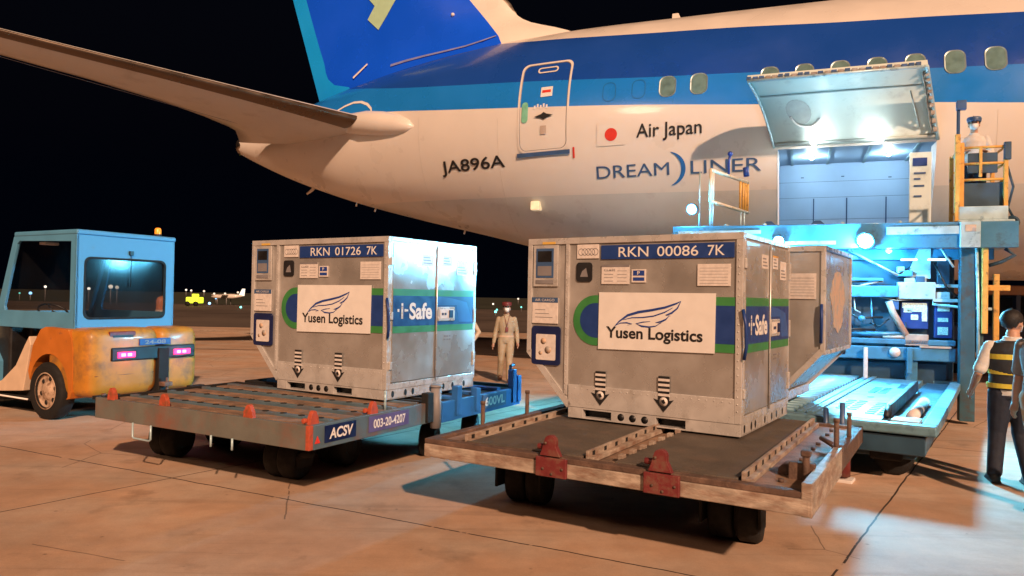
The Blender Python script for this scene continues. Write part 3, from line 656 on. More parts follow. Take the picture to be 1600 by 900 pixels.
q.build('latch_strip', [M['ink_slate'], M['worn_cream']], cd)
q = MB(); q.mark = 0
for k in range(9):
    t = .12 + k * .095; q.box(-.03, .03, -.03, .03, -.035, .05, .008, 0); c = Vector(dpt(.985, t, -.05)); q.v[q.mark:] = [tuple(Vector(p) + c) for p in q.v[q.mark:]]; q.mark = len(q.v)
q.tube([dpt(.965, t / 10, -.05) for t in range(1, 10)], .012, 6)
q.build('latch_strip', M['worn_cream'], cd)
# grab recess
q = MB(); P = []
def disk(u0, t0, ru, rt, off): return [dpt(u0 + ru * math.cos(R(a)), t0 + rt * math.sin(R(a)), off) for a in range(0, 360, 20)]
q.add([dpt(.22, .42, -.006)] + disk(.22, .42, .075, .17, -.006), [(0, i + 1, (i + 1) % 18 + 1) for i in range(18)]); q.build('grab_recess', mat('recess', (.30, .33, .33), .5), cd)
q = MB(); q.tube(disk(.25, .36, .085, .13, -.03)[9:18], .018, 6); q.build('grab_handle', M['white'], cd)
def lamp_part(parent, loc, r, col, strength, energy, aim, spot=None, name='work_lamp', shell=True):
    q = MB(); ax = (Vector(aim) - Vector(loc)).normalized(); c = Vector(loc)
    if shell: q.lathe([(.0, -.12), (r * .9, -.11), (r * 1.25, -.02), (r * 1.3, .0), (r * 1.05, .0), (r * 1.0, -.01)], c, ax, 20)
    else: q.lathe([(0, -.03), (r * 1.2, -.03), (r * 1.2, 0), (r, 0)], c, ax, 16)
    h = q.build(name, M['loader_dark'] if shell else M['white'], parent)
    g = MB(); g.sph(c - ax * .01, r, 14, 8, sc=(1, 1, 1)); g.build('lens', emissive('lens_%s_%g' % (name, strength), col, strength), h)
    if spot:     # stray light close round the lamp
        l2 = bpy.data.lights.new(name + '_stray', 'POINT'); l2.energy = energy * .09; l2.color = col; l2.shadow_soft_size = r
        lo2 = bpy.data.objects.new(name + '_stray', l2); COL.objects.link(lo2); lo2.parent = parent; lo2.location = c + ax * (r + .06)
    l = bpy.data.lights.new(name + '_light', 'SPOT' if spot else 'POINT'); l.energy = energy; l.color = col; l.shadow_soft_size = r * (2.5 if spot else 1)
    if spot: l.spot_size = R(spot); l.spot_blend = .6
    lo = bpy.data.objects.new(name + '_light', l); COL.objects.link(lo); lo.parent = parent
    lo.location = c + ax * (r + .05); lo.rotation_euler = (-ax).to_track_quat('Z', 'Y').to_euler()
    return h
lamp_part(cd, dpt(.27, .08, -.10), .055, (.96, 1, .95), 80, 5, dpt(.27, .75, -1.8), None, 'door_lamp', False)
lamp_part(cd, dpt(.67, .08, -.10), .055, (.96, 1, .95), 80, 5, dpt(.67, .75, -1.8), None, 'door_lamp', False)
def door_fill(u):
    # unseen area light added to brighten the inner face of the door
    p = Vector(fus(u, 4.62, .30)); q = MB(); q.box(p.x - .35, p.x + .35, p.y - .03, p.y + .03, p.z - .05, p.z - .02, .005)
    l = bpy.data.lights.new('door_wash_light', 'AREA'); l.shape = 'RECTANGLE'; l.size = .7; l.size_y = .15; l.energy = 7.5; l.color = (.86, 1, .95)
    lo = bpy.data.objects.new('door_wash_light', l); COL.objects.link(lo); lo.parent = plane; lo.location = (p.x, p.y - .55, p.z - .75); lo.rotation_euler = Vector((0.12, .25, -1)).to_track_quat('Z', 'Y').to_euler()
door_fill(2.7); door_fill(4.0)
for s in (2.7, 4.1):
    lamp_part(hold, (s, -1.3, 4.71), .05, (.62, .86, 1.0), 12, 24, (s, -1.3, 3), None, 'hold_lamp', False)

# ------------------------------------------------------------------ air cargo containers
W_, D_, H_ = 2.007, 1.534, 1.626
def make_container(label, loc, rz, number, side_paint=True, poster=True, taped=False):
    t = thing('cargo_container', label, 'container', loc, rz, 'metal air cargo containers')
    prof = [(-W_, H_), (0, H_), (0, .12), (-1.562, .12), (-W_, .58)]
    b = MB(); b.prism(prof, lambda a, c, y: (a, y, c), .004, D_ - .004)
    b.build('body', M['steel'], t)
    # aluminium edge frame
    f = MB(); e = .045; p = .012
    for y0, y1 in ((-p, .03), (D_ - .03, D_ + p)):
        f.box(-W_ - p, p, y0, y1, H_ - e, H_ + p, .004); f.box(-e, p, y0, y1, .10, H_ - e, .004)
        f.box(-W_ - p, -W_ + .035, y0, y1, .57, H_ - e, .004); f.box(-1.61, -1.575, y0, y1, .2, H_ - e, .003)
        f.prism([(-W_ - p, .57), (-W_ + .04, .60), (-1.53, .12), (-1.575, .085)], lambda a, c, y: (a, y, c), y0, y1)
        f.box(-1.562, -e, y0, y1 if y0 < 0 else y1, .10, .30, .003)
    for x, z in ((0, H_), (-W_, H_), (-W_, .57)):
        f.box(x - .03 if x == 0 else x - p, x + p if x == 0 else x + .03, .03, D_ - .03, z - .03, z + p, .004)
    f.box(-.03, p, .03, D_ - .03, .10, .16, .003)
    for y in (.03, D_ - .06): f.box(-.02, p, y, y + .03, .16, H_ - .03, .003)
    f.build('edge_frame', M['steel_b'], t)
    r = MB(); random.seed(5)
    for k in range(24):
        r.sph((-.02, -.013, .2 + k * .058), .006, 6, 4); r.sph((-1.592, -.014, .25 + k * .056), .005, 6, 4)
        if k < 23: r.sph((-.08 - k * .064, -.013, .27), .005, 6, 4)
    r.build('rivets', M['steel_b'], t)
    # pallet base with fork slots
    g = MB(); x = -1.562
    def rim(x0, x1, z0=.0, z1=.105): g.box(x0, x1, -.006, .05, z0, z1, .003)
    rim(x, -1.41); rim(-1.13, -.71); rim(-.45, .006); g.box(-1.41, -1.13, -.006, .05, .082, .105, .002); g.box(-.71, -.45, -.006, .05, .082, .105, .002)
    g.box(-1.41, -1.13, -.006, .05, 0, .012, .002); g.box(-.71, -.45, -.006, .05, 0, .012, .002)
    g.box(x, .006, .05, D_, 0, .012); g.box(-.04, .006, .05, D_, 0, .10, .003); g.box(x, x + .04, .05, D_, 0, .10, .003); g.box(x, .006, D_ - .05, D_, .012, .10, .003)
    g.build('base', M['steel_b'], t)
    g = MB()
    g.box(-1.409, -1.131, .10, .12, .01, .082); g.box(-.709, -.451, .10, .12, .01, .082)
    for xx in (-1.035, -.925, -.812): g.cyl((xx, -.0075, .05), (xx, .0, .05), .032, 18)
    for yy in (.10, .30, .42, .72, .95, 1.12, 1.34): g.prism([(yy + .022 * math.cos(R(a)), .052 + .034 * math.sin(R(a))) for a in range(0, 360, 30)], lambda a, c, tt: (tt, a, c), .004, .0075)
    g.build('base_openings', M['black'], t)
    # two doors on the flat side
    d = MB()
    d.box(.0, .016, .06, .77, .17, 1.575, .004); d1 = d.build('door', M['steel_b'] if False else M['steel'], t)
    d = MB(); d.box(.0, .016, .79, 1.49, .17, 1.575, .004); d2 = d.build('door', M['steel'], t)
    h = MB()
    for z in (.25, .75, 1.30): h.box(.012, .03, 1.485, 1.53, z, z + .16, .005); h.box(.012, .03, .02, .06, z + .05, z + .13, .005)
    h.cyl((.024, .78, .14), (.024, .78, 1.59), .008, 10); h.build('hinges', M['steel_b'], t)
    s = MB(); s.tube([(.02, -.03, 1.02), (.045, -.035, .9), (.05, -.03, .72), (.03, -.02, .62)], .014, 8); s.build('strap', M['navy'], t)
    F = lambda off: (lambda a, c: (a, -off, c)); S = lambda off: (lambda a, c: (off, a, c))
    fr = -.006
    # control unit in the left bay of the front
    c = MB()
    c.box(-1.955, -1.69, -.016, .0, 1.19, 1.575, .004, 0); c.box(-1.925, -1.735, -.02, -.012, 1.27, 1.545, .002, 1)
    c.box(-1.905, -1.755, -.023, -.018, 1.42, 1.52, 0, 3); c.box(-1.905, -1.755, -.023, -.018, 1.29, 1.38, 0, 2)
    c.box(-1.925, -1.735, -.022, -.012, 1.215, 1.25, 0, 2)
    c.box(-1.86, -1.72, -.014, -.004, 1.583, 1.605, 0, 4); c.build('control_unit', [M['steel_b'], M['ink_slate'], M['ink_grey'], M['black'], mat('amber_label', (.6, .38, .08), .5)], t)
    c = MB(); c.box(-1.965, -1.685, -.012, 0, .845, 1.085, .003, 0); c.box(-1.965, -1.685, -.014, -.01, 1.04, 1.087, 0, 1)
    text_fit(c, 'AIR CARGO', (-1.93, -1.72, 1.052, 1.075), F(.0165), m=2)
    for k in range(3): c.box(-1.93, -1.74 - .04 * k, -.0135, -.011, .90 + k * .035, .905 + k * .035, 0, 3)
    c.build('document_label', [M['label'], M['ink_slate'], M['label'], M['ink_grey']], t)
    c = MB(); c.prism(rrect(-1.96, -1.655, .46, .82, .03), lambda a, z, y: (a, y, z), -.016, 0, 0); c.prism(rrect(-1.91, -1.70, .505, .745, .012), lambda a, z, y: (a, y, z), -.02, -.014, 1)
    for px_, pz_, rr_ in ((-1.83, .68, .03), (-1.78, .60, .035), (-1.86, .57, .02)): c.cyl((px_, -.0215, pz_), (px_, -.019, pz_), rr_, 12, 2)
    c.build('document_pocket', [M['navy_d'], M['label'], M['tape']], t)
    # labels of the upper front
    c = MB(); c.box(-1.252, -.062, -.008, fr + .006, 1.435, 1.56, .002, 0); c.build('number_plate', M['navy'], t)
    a, b_ = number
    for tx, xa, xb in ((a, -1.08, -.80), (b_, -.72, -.36), ('7K', -.28, -.14)):
        c = MB(); text_fit(c, tx, (xa, xb, 1.455, 1.54), F(.0105), bold=.004); c.build('lettering', M['white'], t)
    c = MB(); c.box(-1.495, -1.275, -.008, 0, 1.445, 1.572, .002, 0)
    for k in range(5):
        a0 = -1.45 + .035 * k; c.tube([(a0 + .03 * math.cos(R(q_)), -.009, 1.505 + .03 * math.sin(R(q_))) for q_ in range(0, 360, 30)], .0028, 4, close=True, m=1)
    c.build('label', [M['label'], M['ink_grey']], t)
    c = MB(); c.prism(rrect(-1.50, -1.34, 1.235, 1.41, .03), lambda a, z, y: (a, y, z), -.008, 0); c.prism([(-1.46, 1.28), (-1.38, 1.28), (-1.40, 1.36), (-1.44, 1.33)], lambda a, z, y: (a, y, z), -.0095, -.007, 1); c.build('label', [M['ink'], M['ink_grey']], t)
    c = MB(); c.box(-1.245, -.975, -.008, 0, 1.215, 1.385, .002, 0); c.box(-1.245, -.975, -.0085, -.007, 1.365, 1.387, 0, 1)
    for k in range(4): c.box(-1.22, -1.13, -.009, -.007, 1.24 + k * .03, 1.245 + k * .03, 0, 1); c.box(-1.09, -1.0, -.009, -.007, 1.24 + k * .03, 1.244 + k * .03, 0, 1)
    text_fit(c, 'CLASS', (-1.22, -1.11, 1.33, 1.35), F(.0095), m=1); c.build('label', [M['label'], M['ink_grey']], t)
    c = MB(); c.box(-.955, -.82, -.008, 0, 1.23, 1.345, .002, 0); c.box(-.94, -.835, -.009, -.007, 1.29, 1.335, 0, 1); c.box(-.94, -.835, -.009, -.007, 1.245, 1.275, 0, 1)
    text_fit(c, 'P', (-.90, -.875, 1.297, 1.328), F(.0105), bold=.02, m=0); c.build('label', [M['label'], M['ink_blue']], t)
    c = MB(); c.box(-.365, -.09, -.007, 0, 1.205, 1.385, .001, 0)
    for k in range(6): c.box(-.345, -.11, -.008, -.006, 1.225 + k * .025, 1.2275 + k * .025, 0, 1)
    c.build('label', [M['label'], M['ink_grey']], t)
    # painted band
    c = MB(); y = 0
    def cap(r, xc, x1, m, off):
        P = [(xc + r * math.cos(R(a_)), .89 + r * math.sin(R(a_))) for a_ in range(90, 271, 10)] + [(x1, .89 - r), (x1, .89 + r)]
        c.prism(P, lambda a, z, yy: (a, yy, z), off, 0, m)
    cap(.225, -1.30, -.05, 0, -.003); cap(.155, -1.30, -.05, 1, -.0045)
    c.build('painted_band', [M['green'], M['navy']], t)
    if side_paint:
        for (a0, a1), dr in (((.065, .765), d1), ((.795, 1.485), d2)):
            c = MB(); c.box(.016, .0185, a0, a1, .665, 1.115, 0, 0); c.box(.016, .020, a0, a1, .735, 1.045, 0, 1); c.build('painted_band', [M['green'], M['navy']], dr)
        c = MB(); Sx = S(.0225)
        for dy, dz in ((0, .055), (0, .02), (0, -.03), (0, -.07), (-.06, -.005), (.05, -.005)):
            c.add([Sx(.205 + dy - .014, .90 + dz - .014), Sx(.205 + dy + .014, .90 + dz - .014), Sx(.205 + dy + .014, .90 + dz + .014), Sx(.205 + dy - .014, .90 + dz + .014)], [(0, 1, 2, 3)])
        c.add([Sx(.19, .81), Sx(.22, .81), Sx(.22, .935), Sx(.19, .935)], [(0, 1, 2, 3)])
        c.add([Sx(.245, .885), Sx(.30, .885), Sx(.30, .905), Sx(.245, .905)], [(0, 1, 2, 3)])
        text_fit(c, 'Safe', (.32, .70, .80, .975), Sx, bold=.03); c.build('lettering', M['white'], d1)
        c = MB(); c.box(.016, .032, .80, 1.11, .775, .93, .008, 0); c.box(.03, .036, .83, 1.08, .80, .905, .003, 1); c.box(.034, .045, .99, 1.06, .81, .895, .004, 2); c.box(.034, .040, .86, .89, .84, .865, 0, 2); c.box(.034, .040, .91, .94, .84, .865, 0, 2)
        c.build('latch', [M['steel_b'], M['label'], M['navy_d']], d2)
        c = MB()
        P = [(.80 + .55 * (k / 10), .98 + .06 * math.sin(math.pi * (.5 + k / 20))) for k in range(11)]
        c.prism(P + [(1.47, .76), (1.2, .76), (1.15, .95), (.80, .95)], lambda a, z, x_: (x_, a, z), .020, .0212); c.build('band_curve', mat('band_curve', (.03, .10, .34), .4), d2)
        for a0, a1, z0, z1, dr, mm in ((.52, .72, 1.37, 1.49, d1, 'label'), (.88, 1.06, 1.38, 1.50, d2, 'label'), (1.15, 1.37, 1.29, 1.46, d2, 'label')):
            c = MB(); c.box(.016, .019, a0, a1, z0, z1, .001, 0)
            for k in range(3): c.box(.018, .0198, a0 + .02, a1 - .03 - .02 * k, z0 + .02 + k * .03, z0 + .032 + k * .03, 0, 1)
            c.box(.018, .0198, a0, a1, z1 - .015, z1, 0, 2); c.build('label', [M[mm], M['ink_grey'], M['yellow'] if a0 == .88 else M['label']], dr)
        c = MB()
        for k in range(2):
            for j in range(3): c.box(.016, .0195, .93 + j * .045, .96 + j * .045, .60 - k * .035, .615 - k * .035)
        c.build('embossed_mark', M['ink_grey'], d2)
    # poster
    if poster:
        c = MB(); c.prism([(-1.265, .638), (-.211, .655), (-.206, 1.145), (-1.262, 1.142)], lambda a, z, y: (a, y, z), -.013, -.006)
        po = c.build('poster', M['white'], t)
        c = MB(); text_fit(c, 'Yusen Logistics', (-1.185, -.31, .712, .842), F(.0165), bold=.022, space=1.0); c.build('lettering', M['ink'], po)
        c = MB(); Fw = F(.0165); x0, z0 = -1.10, .83
        def rb(pts, ws): ribbon(c, [(x0 + a, z0 + b) for a, b in pts], ws, Fw)
        rb([(-.02, 0), (.04, .06), (.12, .115), (.22, .145), (.34, .165), (.46, .19), (.56, .225), (.60, .245)], [.003, .012, .020, .022, .020, .018, .014, .004])
        rb([(.60, .243), (.57, .185), (.52, .145), (.47, .125), (.51, .12)], [.004, .012, .016, .012, .003])
        rb([(.50, .12), (.47, .09), (.43, .07), (.38, .06), (.43, .055)], [.003, .012, .016, .012, .003])
        rb([(.42, .055), (.38, .03), (.32, .02), (.25, .025), (.20, .045), (.26, .06), (.33, .068)], [.003, .008, .012, .014, .012, .008, .003])
        rb([(.08, .075), (.16, .095), (.26, .10), (.36, .115), (.46, .15), (.53, .19)], [.003, .008, .010, .010, .010, .003])
        rb([(.0, .02), (.05, .045), (.11, .05), (.16, .04), (.12, .03)], [.003, .008, .01, .01, .003])
        c.build('wing_logo', M['ink_blue'], po)
    # tie-down arrows
    for xc in (-1.235, -.64):
        c = MB()
        for k in range(9): c.box(xc - .05, xc + .05, -.016, -.012, .250 + k * .021, .271 + k * .021, 0, k % 2)
        c.prism([(xc - .09, .245), (xc - .05, .235), (xc - .05, .255), (xc + .05, .255), (xc + .05, .235), (xc + .09, .245), (xc, .135)], lambda a, z, y: (a, y, z), -.0165, -.0125, 0)
        c.cyl((xc, -.018, .225), (xc, -.016, .225), .038, 16, 1); c.prism([(xc - .02, .235), (xc + .005, .245), (xc + .02, .215), (xc, .205), (xc - .015, .218)], lambda a, z, y: (a, y, z), -.0195, -.0175, 0)
        c.build('arrow_marking', [M['ink'], M['label']], t)
    # back-side panel on the overhang side
    if taped:
        c = MB(); P = []
        random.seed(11)
        for k in range(36):
            a = 2 * math.pi * k / 36; rx = .40 * (1 + .07 * math.sin(5 * a) + random.uniform(-.04, .04)); rz_ = .33 * (1 + .06 * math.sin(7 * a + 1) + random.uniform(-.05, .05))
            P.append((.80 + rx * math.cos(a) * (.85 if math.sin(a) < 0 else 1), 1.08 + rz_ * math.sin(a)))
        c.prism(P, lambda a, z, x_: (x_, a, z), -W_ - .003, -W_ + .004); c.build('peeled_sticker_patch', M['tape'], t)
        c = MB(); c.box(-W_ - .012, -W_ + .005, .0, D_, 1.585, 1.64, .003); c.build('top_edge', M['ink_slate'], t)
    return t
CR = make_container('silver container with white poster on the brown rusty dolly, number 00086', (1.837, 5.88, .67), -.586, ('RKN', '00086'))
CL = make_container('silver container with white poster on the blue dolly, number 01726, doors lit pale blue', (-1.24, 7.341, .704), -.548, ('RKN', '01726'))
# third container, turned round, on the loader platform
def place_turned():
    # its overhang corner (seen at the right) sits at A, end face towards the camera
    a = -.586 + math.pi; ax = Vector((3.13, 7.37, 0))
    ca, sa = math.cos(a), math.sin(a)
    # local point (-W_, D_) -> A
    lx, ly = -W_, D_
    loc = (ax.x - (lx * ca - ly * sa), ax.y - (lx * sa + ly * ca), .69)
    return make_container('silver container with a peeled tan patch on its side, on the loader platform', loc, a, ('RKN', '00092'), True, False, True)
CT = place_turned()
q = MB()   # rear face label of the turned container (its end face is the visible one)
q.box(-1.93, -1.66, D_ + .004, D_ + .008, 1.10, 1.36, 0, 0)
for k in range(7): q.box(-1.91, -1.68, D_ + .008, D_ + .0095, 1.13 + k * .03, 1.134 + k * .03, 0, 1)
q.build('label', [M['label'], M['ink_grey']], CT)
q = MB(); q.tube([(-1.985, D_ + .03, 1.05), (-1.99, D_ + .045, .9), (-1.985, D_ + .03, .66)], .016, 8); q.build('strap', M['navy'], CT)

# ------------------------------------------------------------------ dollies
def caster(mb_parent, u, v, r=.2, swing=0.0):
    wq = MB(); wq.lathe([(r * .5, -.075), (r * .9, -.085), (r, -.06), (r, .06), (r * .9, .085), (r * .5, .075)], (u, v, r), (math.cos(swing), math.sin(swing), 0), 28)
    w = wq.build('wheel', M['rubber'], mb_parent)
    q = MB(); q.lathe([(0, -.077), (r * .5, -.077), (r * .52, 0), (r * .5, .077), (0, .077)], (u, v, r), (math.cos(swing), math.sin(swing), 0), 20); q.build('wheel_hub', M['under'], w)
def dolly_right():
    t = thing('pallet_dolly', 'rusty brown dolly with maroon stops, under the container numbered 00086', 'dolly', (1.86, 4.54, 0), -.545, 'container dollies')
    U0, U1, V0, V1, Z = -2.78, .04, -.28, 2.5, .64
    f = MB()
    f.box(U0, U1, V0, V0 + .07, .505, .605, .008); f.build('front_beam', M['worn_cream'], t); f = MB(); f.box(U0, U1 - .05, V0 + .006, V0 + .09, .605, Z + .004, .006); f.build('beam_lip', M['rust'], t)
    f = MB(); f.box(U1 - .05, U1 + .012, V0 + .002, 1.0, .50, .70, .006); f.build('end_plate', M['orange_rust'] if False else M['worn_cream'], t, label='worn orange end plate')
    f = MB(); f.box(U0, U0 + .08, V0 + .07, V1, .50, Z + .005, .006); f.box(U1 - .08, U1, 1.0, V1, .50, Z + .005, .006); f.box(U0, U1, V1 - .07, V1, .50, Z + .005, .006)
    f.box(-1.45, -1.38, V0 + .07, V1 - .07, .50, .60); f.box(-.4, -.33, V0 + .07, V1 - .07, .50, .60); f.box(-2.4, -2.33, V0 + .07, V1 - .07, .50, .60); f.build('chassis_beams', M['rust'], t)
    # deck plates
    f = MB(); f.box(-2.44, -1.47, V0 + .09, V1 - .07, .60, Z + .012, .004); f.box(-1.22, -.40, V0 + .09, V1 - .07, .60, Z + .012, .004); f.build('deck_plates', M['deck'], t)
    f = MB(); f.box(-2.70, -2.48, V0 + .09, V1 - .07, .585, Z - .018, .003); f.box(-1.39, -1.25, V0 + .09, V1 - .07, .585, Z - .025, .003); f.box(-.33, U1 - .06, V0 + .09, V1 - .07, .585, Z - .02, .003); f.build('deck_channels', M['deck_tan'], t)
    for (x, v0, v1) in ((-1.43, V0 + .1, 2.4), (-.365, V0 + .1, 2.4), (-2.455, V0 + .1, 2.4)):
        g = MB(); g.box(x - .012, x + .012, v0, v1, Z - .02, Z + .055, .003)
        g.box(x + .012, x + .05, v0, v1, Z - .02, Z + .014, .003); g.build('guide_rail', M['worn_cream'], t)
        g = MB(); n = int((v1 - v0) / .2)
        for k in range(n): g.box(x + .010, x + .0145, v0 + .06 + k * .2, v0 + .10 + k * .2, Z + .016, Z + .046)
        g.build('rail_slots', M['under'], t)
    g = MB()
    for k in range(12): g.box(-1.245, -1.205, V0 + .2 + k * .2, V0 + .26 + k * .2, Z, Z + .035, .004)
    g.build('rail_teeth', M['worn_cream'], t)
    g = MB(); random.seed(2)
    for k in range(10): g.cyl((-.18, V0 + .3 + k * .24, Z - .02), (-.18, V0 + .3 + k * .24, Z + .001), .018, 10)
    g.build('deck_bolts', M['rust'], t)
    # maroon stops
    for u in (-1.66, -.86):
        g = MB(); g.box(u - .11, u + .13, V0 - .03, V0 + .0, .505, Z + .0, .005)
        g.prism([(u - .08, Z + .01), (u + .08, Z + .01), (u + .045, Z + .08)] + [(u + .0 + .045 * math.cos(R(a)), Z + .11 + .045 * math.sin(R(a))) for a in range(10, 171, 20)] + [(u - .06, Z + .06)], lambda a, z, y: (a, y, z), V0 - .025, V0 + .02)
        g.cyl((u - .12, V0 + .03, Z + .06), (u - .04, V0 + .03, Z + .06), .022, 10); s = g.build('stop', M['maroon'], t, bevel=.003)
        g = MB()
        for du, dz in ((-.05, .56), (.02, .53), (.10, .57), (-.03, Z + .1)): g.cyl((u + du, V0 - .036, dz), (u + du, V0 - .028, dz), .010, 8)
        g.build('bolts', M['rust'], s)
    # stake posts
    for u, v, h in ((U1 - .03, 1.02, .26), (-2.75, .5, .20), (-2.74, 1.25, .22), (.0, 1.85, .20)):
        g = MB(); g.cyl((u, v, .5), (u, v, Z + h), .018, 12); g.cyl((u, v, Z + h - .02), (u, v, Z + h + .008), .022, 12); g.build('stake_post', M['rust'], t)
    g = MB(); g.cyl((-.05, .12, .55), (-.05, .12, Z + .17), .022, 12); g.box(-.08, -.02, .09, .15, Z + .14, Z + .18, .008); g.box(-.16, .0, .14, .19, Z - .03, Z + .09, .006); g.cyl((-.2, .24, Z + .0), (-.2, .40, Z + .0), .045, 14); g.build('corner_lock', M['rust'], t)
    g = MB(); g.box(-.04, .04, 1.15, 1.32, Z - .02, Z + .05, .006); g.tube([(-.02, 1.2, Z + .03), (-.14, 1.34, Z + .06)], .02, 8); g.build('corner_lock', M['rust'], t)
    # undercarriage
    g = MB(); g.box(-2.55, -.35, .5, .62, .36, .50, .01); g.box(-2.55, -.35, 1.85, 1.97, .36, .50, .01)
    for u in (-2.38, -.62):
        for v in (.56, 1.91): g.box(u - .13, u + .13, v - .17, v + .17, .33, .37, .01); g.box(u - .22, u - .20, v - .08, v + .08, .14, .36); g.box(u + .20, u + .22, v - .08, v + .08, .14, .36)
    g.box(-1.55, -1.45, .6, 1.9, .38, .5, .01); g.box(-2.2, -.75, .78, 1.75, .33, .46, .02); g.box(-1.75, -1.2, .66, .74, .24, .37, .01); g.build('undercarriage', M['under'], t)
    for u in (-2.38, -.62):
        for v in (.70, 2.0):
            for du in (-.10, .10): caster(t, u + du, v, .205, .25 if u < -1 else .1)
    # tow bar ladder lying beneath
    g = MB()
    return t
dolly_right()
def dolly_left():
    t = thing('pallet_dolly', 'grey-blue dolly with orange-red stops, coupled behind the tug', 'dolly', (-1.6, 5.9, 0), -.51, 'container dollies')
    U0, U1, V0, V1, Z = -2.87, 0.0, 0.0, 1.72, .69
    f = MB(); f.box(U0, U1, V0, V0 + .05, .49, Z, .006); f.build('front_beam', mat('dolly_grey', (.13, .135, .12), .6, vary=.15, scale=4, bump=.1, dirt=(.19, .095, .07), dirt_lo=.48, dirt_hi=.66, dscale=1.5), t)
    f = MB(); f.box(U1 - .05, U1 + .002, V0 + .05, V1, .49, Z, .006); f.build('side_beam', M['dolly_blue'], t)
    f = MB(); f.box(U0, U0 + .06, V0 + .05, V1, .49, Z, .006); f.box(U0 + .06, U1 - .05, V1 - .06, V1, .49, Z, .006); f.build('chassis_beams', M['under'], t)
    f = MB(); f.box(U0 + .06, U1 - .05, V0 + .05, V1 - .06, .60, Z - .03, .003); f.build('deck_plates', M['deck'], t)
    for v in (.30, .72, 1.15, 1.5):
        g = MB(); g.box(U0 + .1, U1 - .08, v, v + .07, Z - .03, Z + .004, .004); g.build('roller_rail', M['dolly_blue'], t)
    g = MB(); 
    for v in (.335, .755, 1.185):
        for k in range(12): g.cyl((U0 + .25 + k * .22, v, Z - .0), (U0 + .25 + k * .22, v, Z + .010), .03, 10)
    g.build('rollers', M['under'], t)
    for v in (.12, .50, .93, 1.35):
        g = MB(); g.box(U0 + .1, U1 - .08, v, v + .16, Z - .028, Z - .012, .002); g.build('walk_strip', M['deck_tan'], t)
    # corner reflector patch and plates
    g = MB(); g.box(-.035, .006, -.006, .04, .495, Z + .002, .004); g.build('corner_patch', M['orange_rust'], t)
    g = MB(); g.box(.002, .008, .17, .55, .53, .67, .001); p_ = g.build('name_plate', M['navy_d'], t)
    g = MB(); text_fit(g, 'ACSV', (.22, .50, .555, .645), lambda a, z: (.0105, a, z), bold=.03, shear=.12); g.build('lettering', M['white'], p_)
    g = MB(); g.box(.002, .008, .72, 1.30, .53, .67, .001); p_ = g.build('number_plate', mat('plate_violet', (.10, .085, .24), .5), t)
    g = MB(); text_fit(g, '003-20-4207', (.78, 1.24, .56, .64), lambda a, z: (.0105, a, z), bold=.02); g.build('lettering', M['white'], p_)
    g = MB(); g.prism([(.06, .54), (.12, .54), (.09, .60)], lambda a, z, x_: (x_, a, z), .001, .006); g.build('warning_triangle', M['red'], t)
    # red stops along the front and side
    def stop(u, v, sid):
        g = MB(); P = [(-.06, 0), (.06, 0), (.05, .07)] + [(.03 * math.cos(R(a)), .10 + .03 * math.sin(R(a))) for a in range(20, 161, 28)] + [(-.05, .07)]
        if sid: g.prism([(a * .9, b) for a, b in P], lambda a, z, x_: (u + x_, v + a, Z + z - .02), -.02, .02)
        else: g.prism(P, lambda a, z, y: (u + a, v + y, Z + z - .02), -.02, .02)
        g.cyl((u - .09, v + .03, Z + .035), (u - .05, v + .03, Z + .035), .022, 10, None) if not sid else g.cyl((u - .03, v - .08, Z + .03), (u - .03, v - .05, Z + .03), .022, 10)
        s = g.build('stop', M['orange_rust'], t, bevel=.003); return s
    stop(-2.62, .02, 0); stop(-1.86, .04, 0); stop(-.72, .03, 0); stop(-.06, .10, 1); stop(-.02, .80, 1)
    for v in (1.62, 1.12):
        g = MB(); g.box(-.05, .03, v - .05, v + .05, .50, Z + .10, .006) if v > 1.5 else g.cyl((-.14, v, Z - .02), (-.14, v, Z + .16), .012, 8)
        g.build('stake_post', M['under'] if v > 1.5 else M['loader_pale'], t)
    g = MB(); g.cyl((-.02, 1.78, .42), (-.02, 1.78, Z + .14), .055, 16); g.cyl((-.02, 1.78, Z + .14), (-.02, 1.78, Z + .16), .065, 16); g.build('corner_roller', M['ink_grey'], t)
    # wire step loops under the front
    g = MB(); g.tube([(-2.25, -.01, .50), (-2.25, -.01, .37), (-2.23, -.01, .355), (-2.0, -.01, .355), (-1.98, -.01, .37), (-1.98, -.01, .50)], .010, 6); g.build('foot_step', M['loader_pale'], t)
    for u in (-1.15, -.88):
        g = MB(); g.cyl((u, -.01, .5), (u, -.01, .40), .010, 6); g.build('hanger_rod', M['loader_pale'], t)
    g = MB(); g.box(-2.75, -.9, .68, .80, .34, .48, .01); g.box(-2.75, -.9, 1.35, 1.47, .34, .48, .01)
    for u in (-2.72, -1.0):
        g.box(u - .13, u + .13, .60, .95, .32, .36, .01); g.box(u - .20, u - .18, .66, .86, .12, .33); g.box(u + .18, u + .20, .66, .86, .12, .33)
    g.cyl((-.98, .78, .2), (-.55, .60, .30), .035, 10); g.box(-2.5, -1.2, .85, 1.3, .30, .44, .02); g.build('undercarriage', M['under'], t)
    for u in (-2.72, -1.0):
        for v in (.76, 1.45): 
            for du in (-.09, .09): caster(t, u + du, v, .20, .3 if u < -2 else .2)
    g = MB(); g.tube([(-2.85, .8, .42), (-3.3, .9, .40), (-3.5, .95, .42)], .035, 8); g.build('tow_bar', M['under'], t)
    return t
dolly_left()
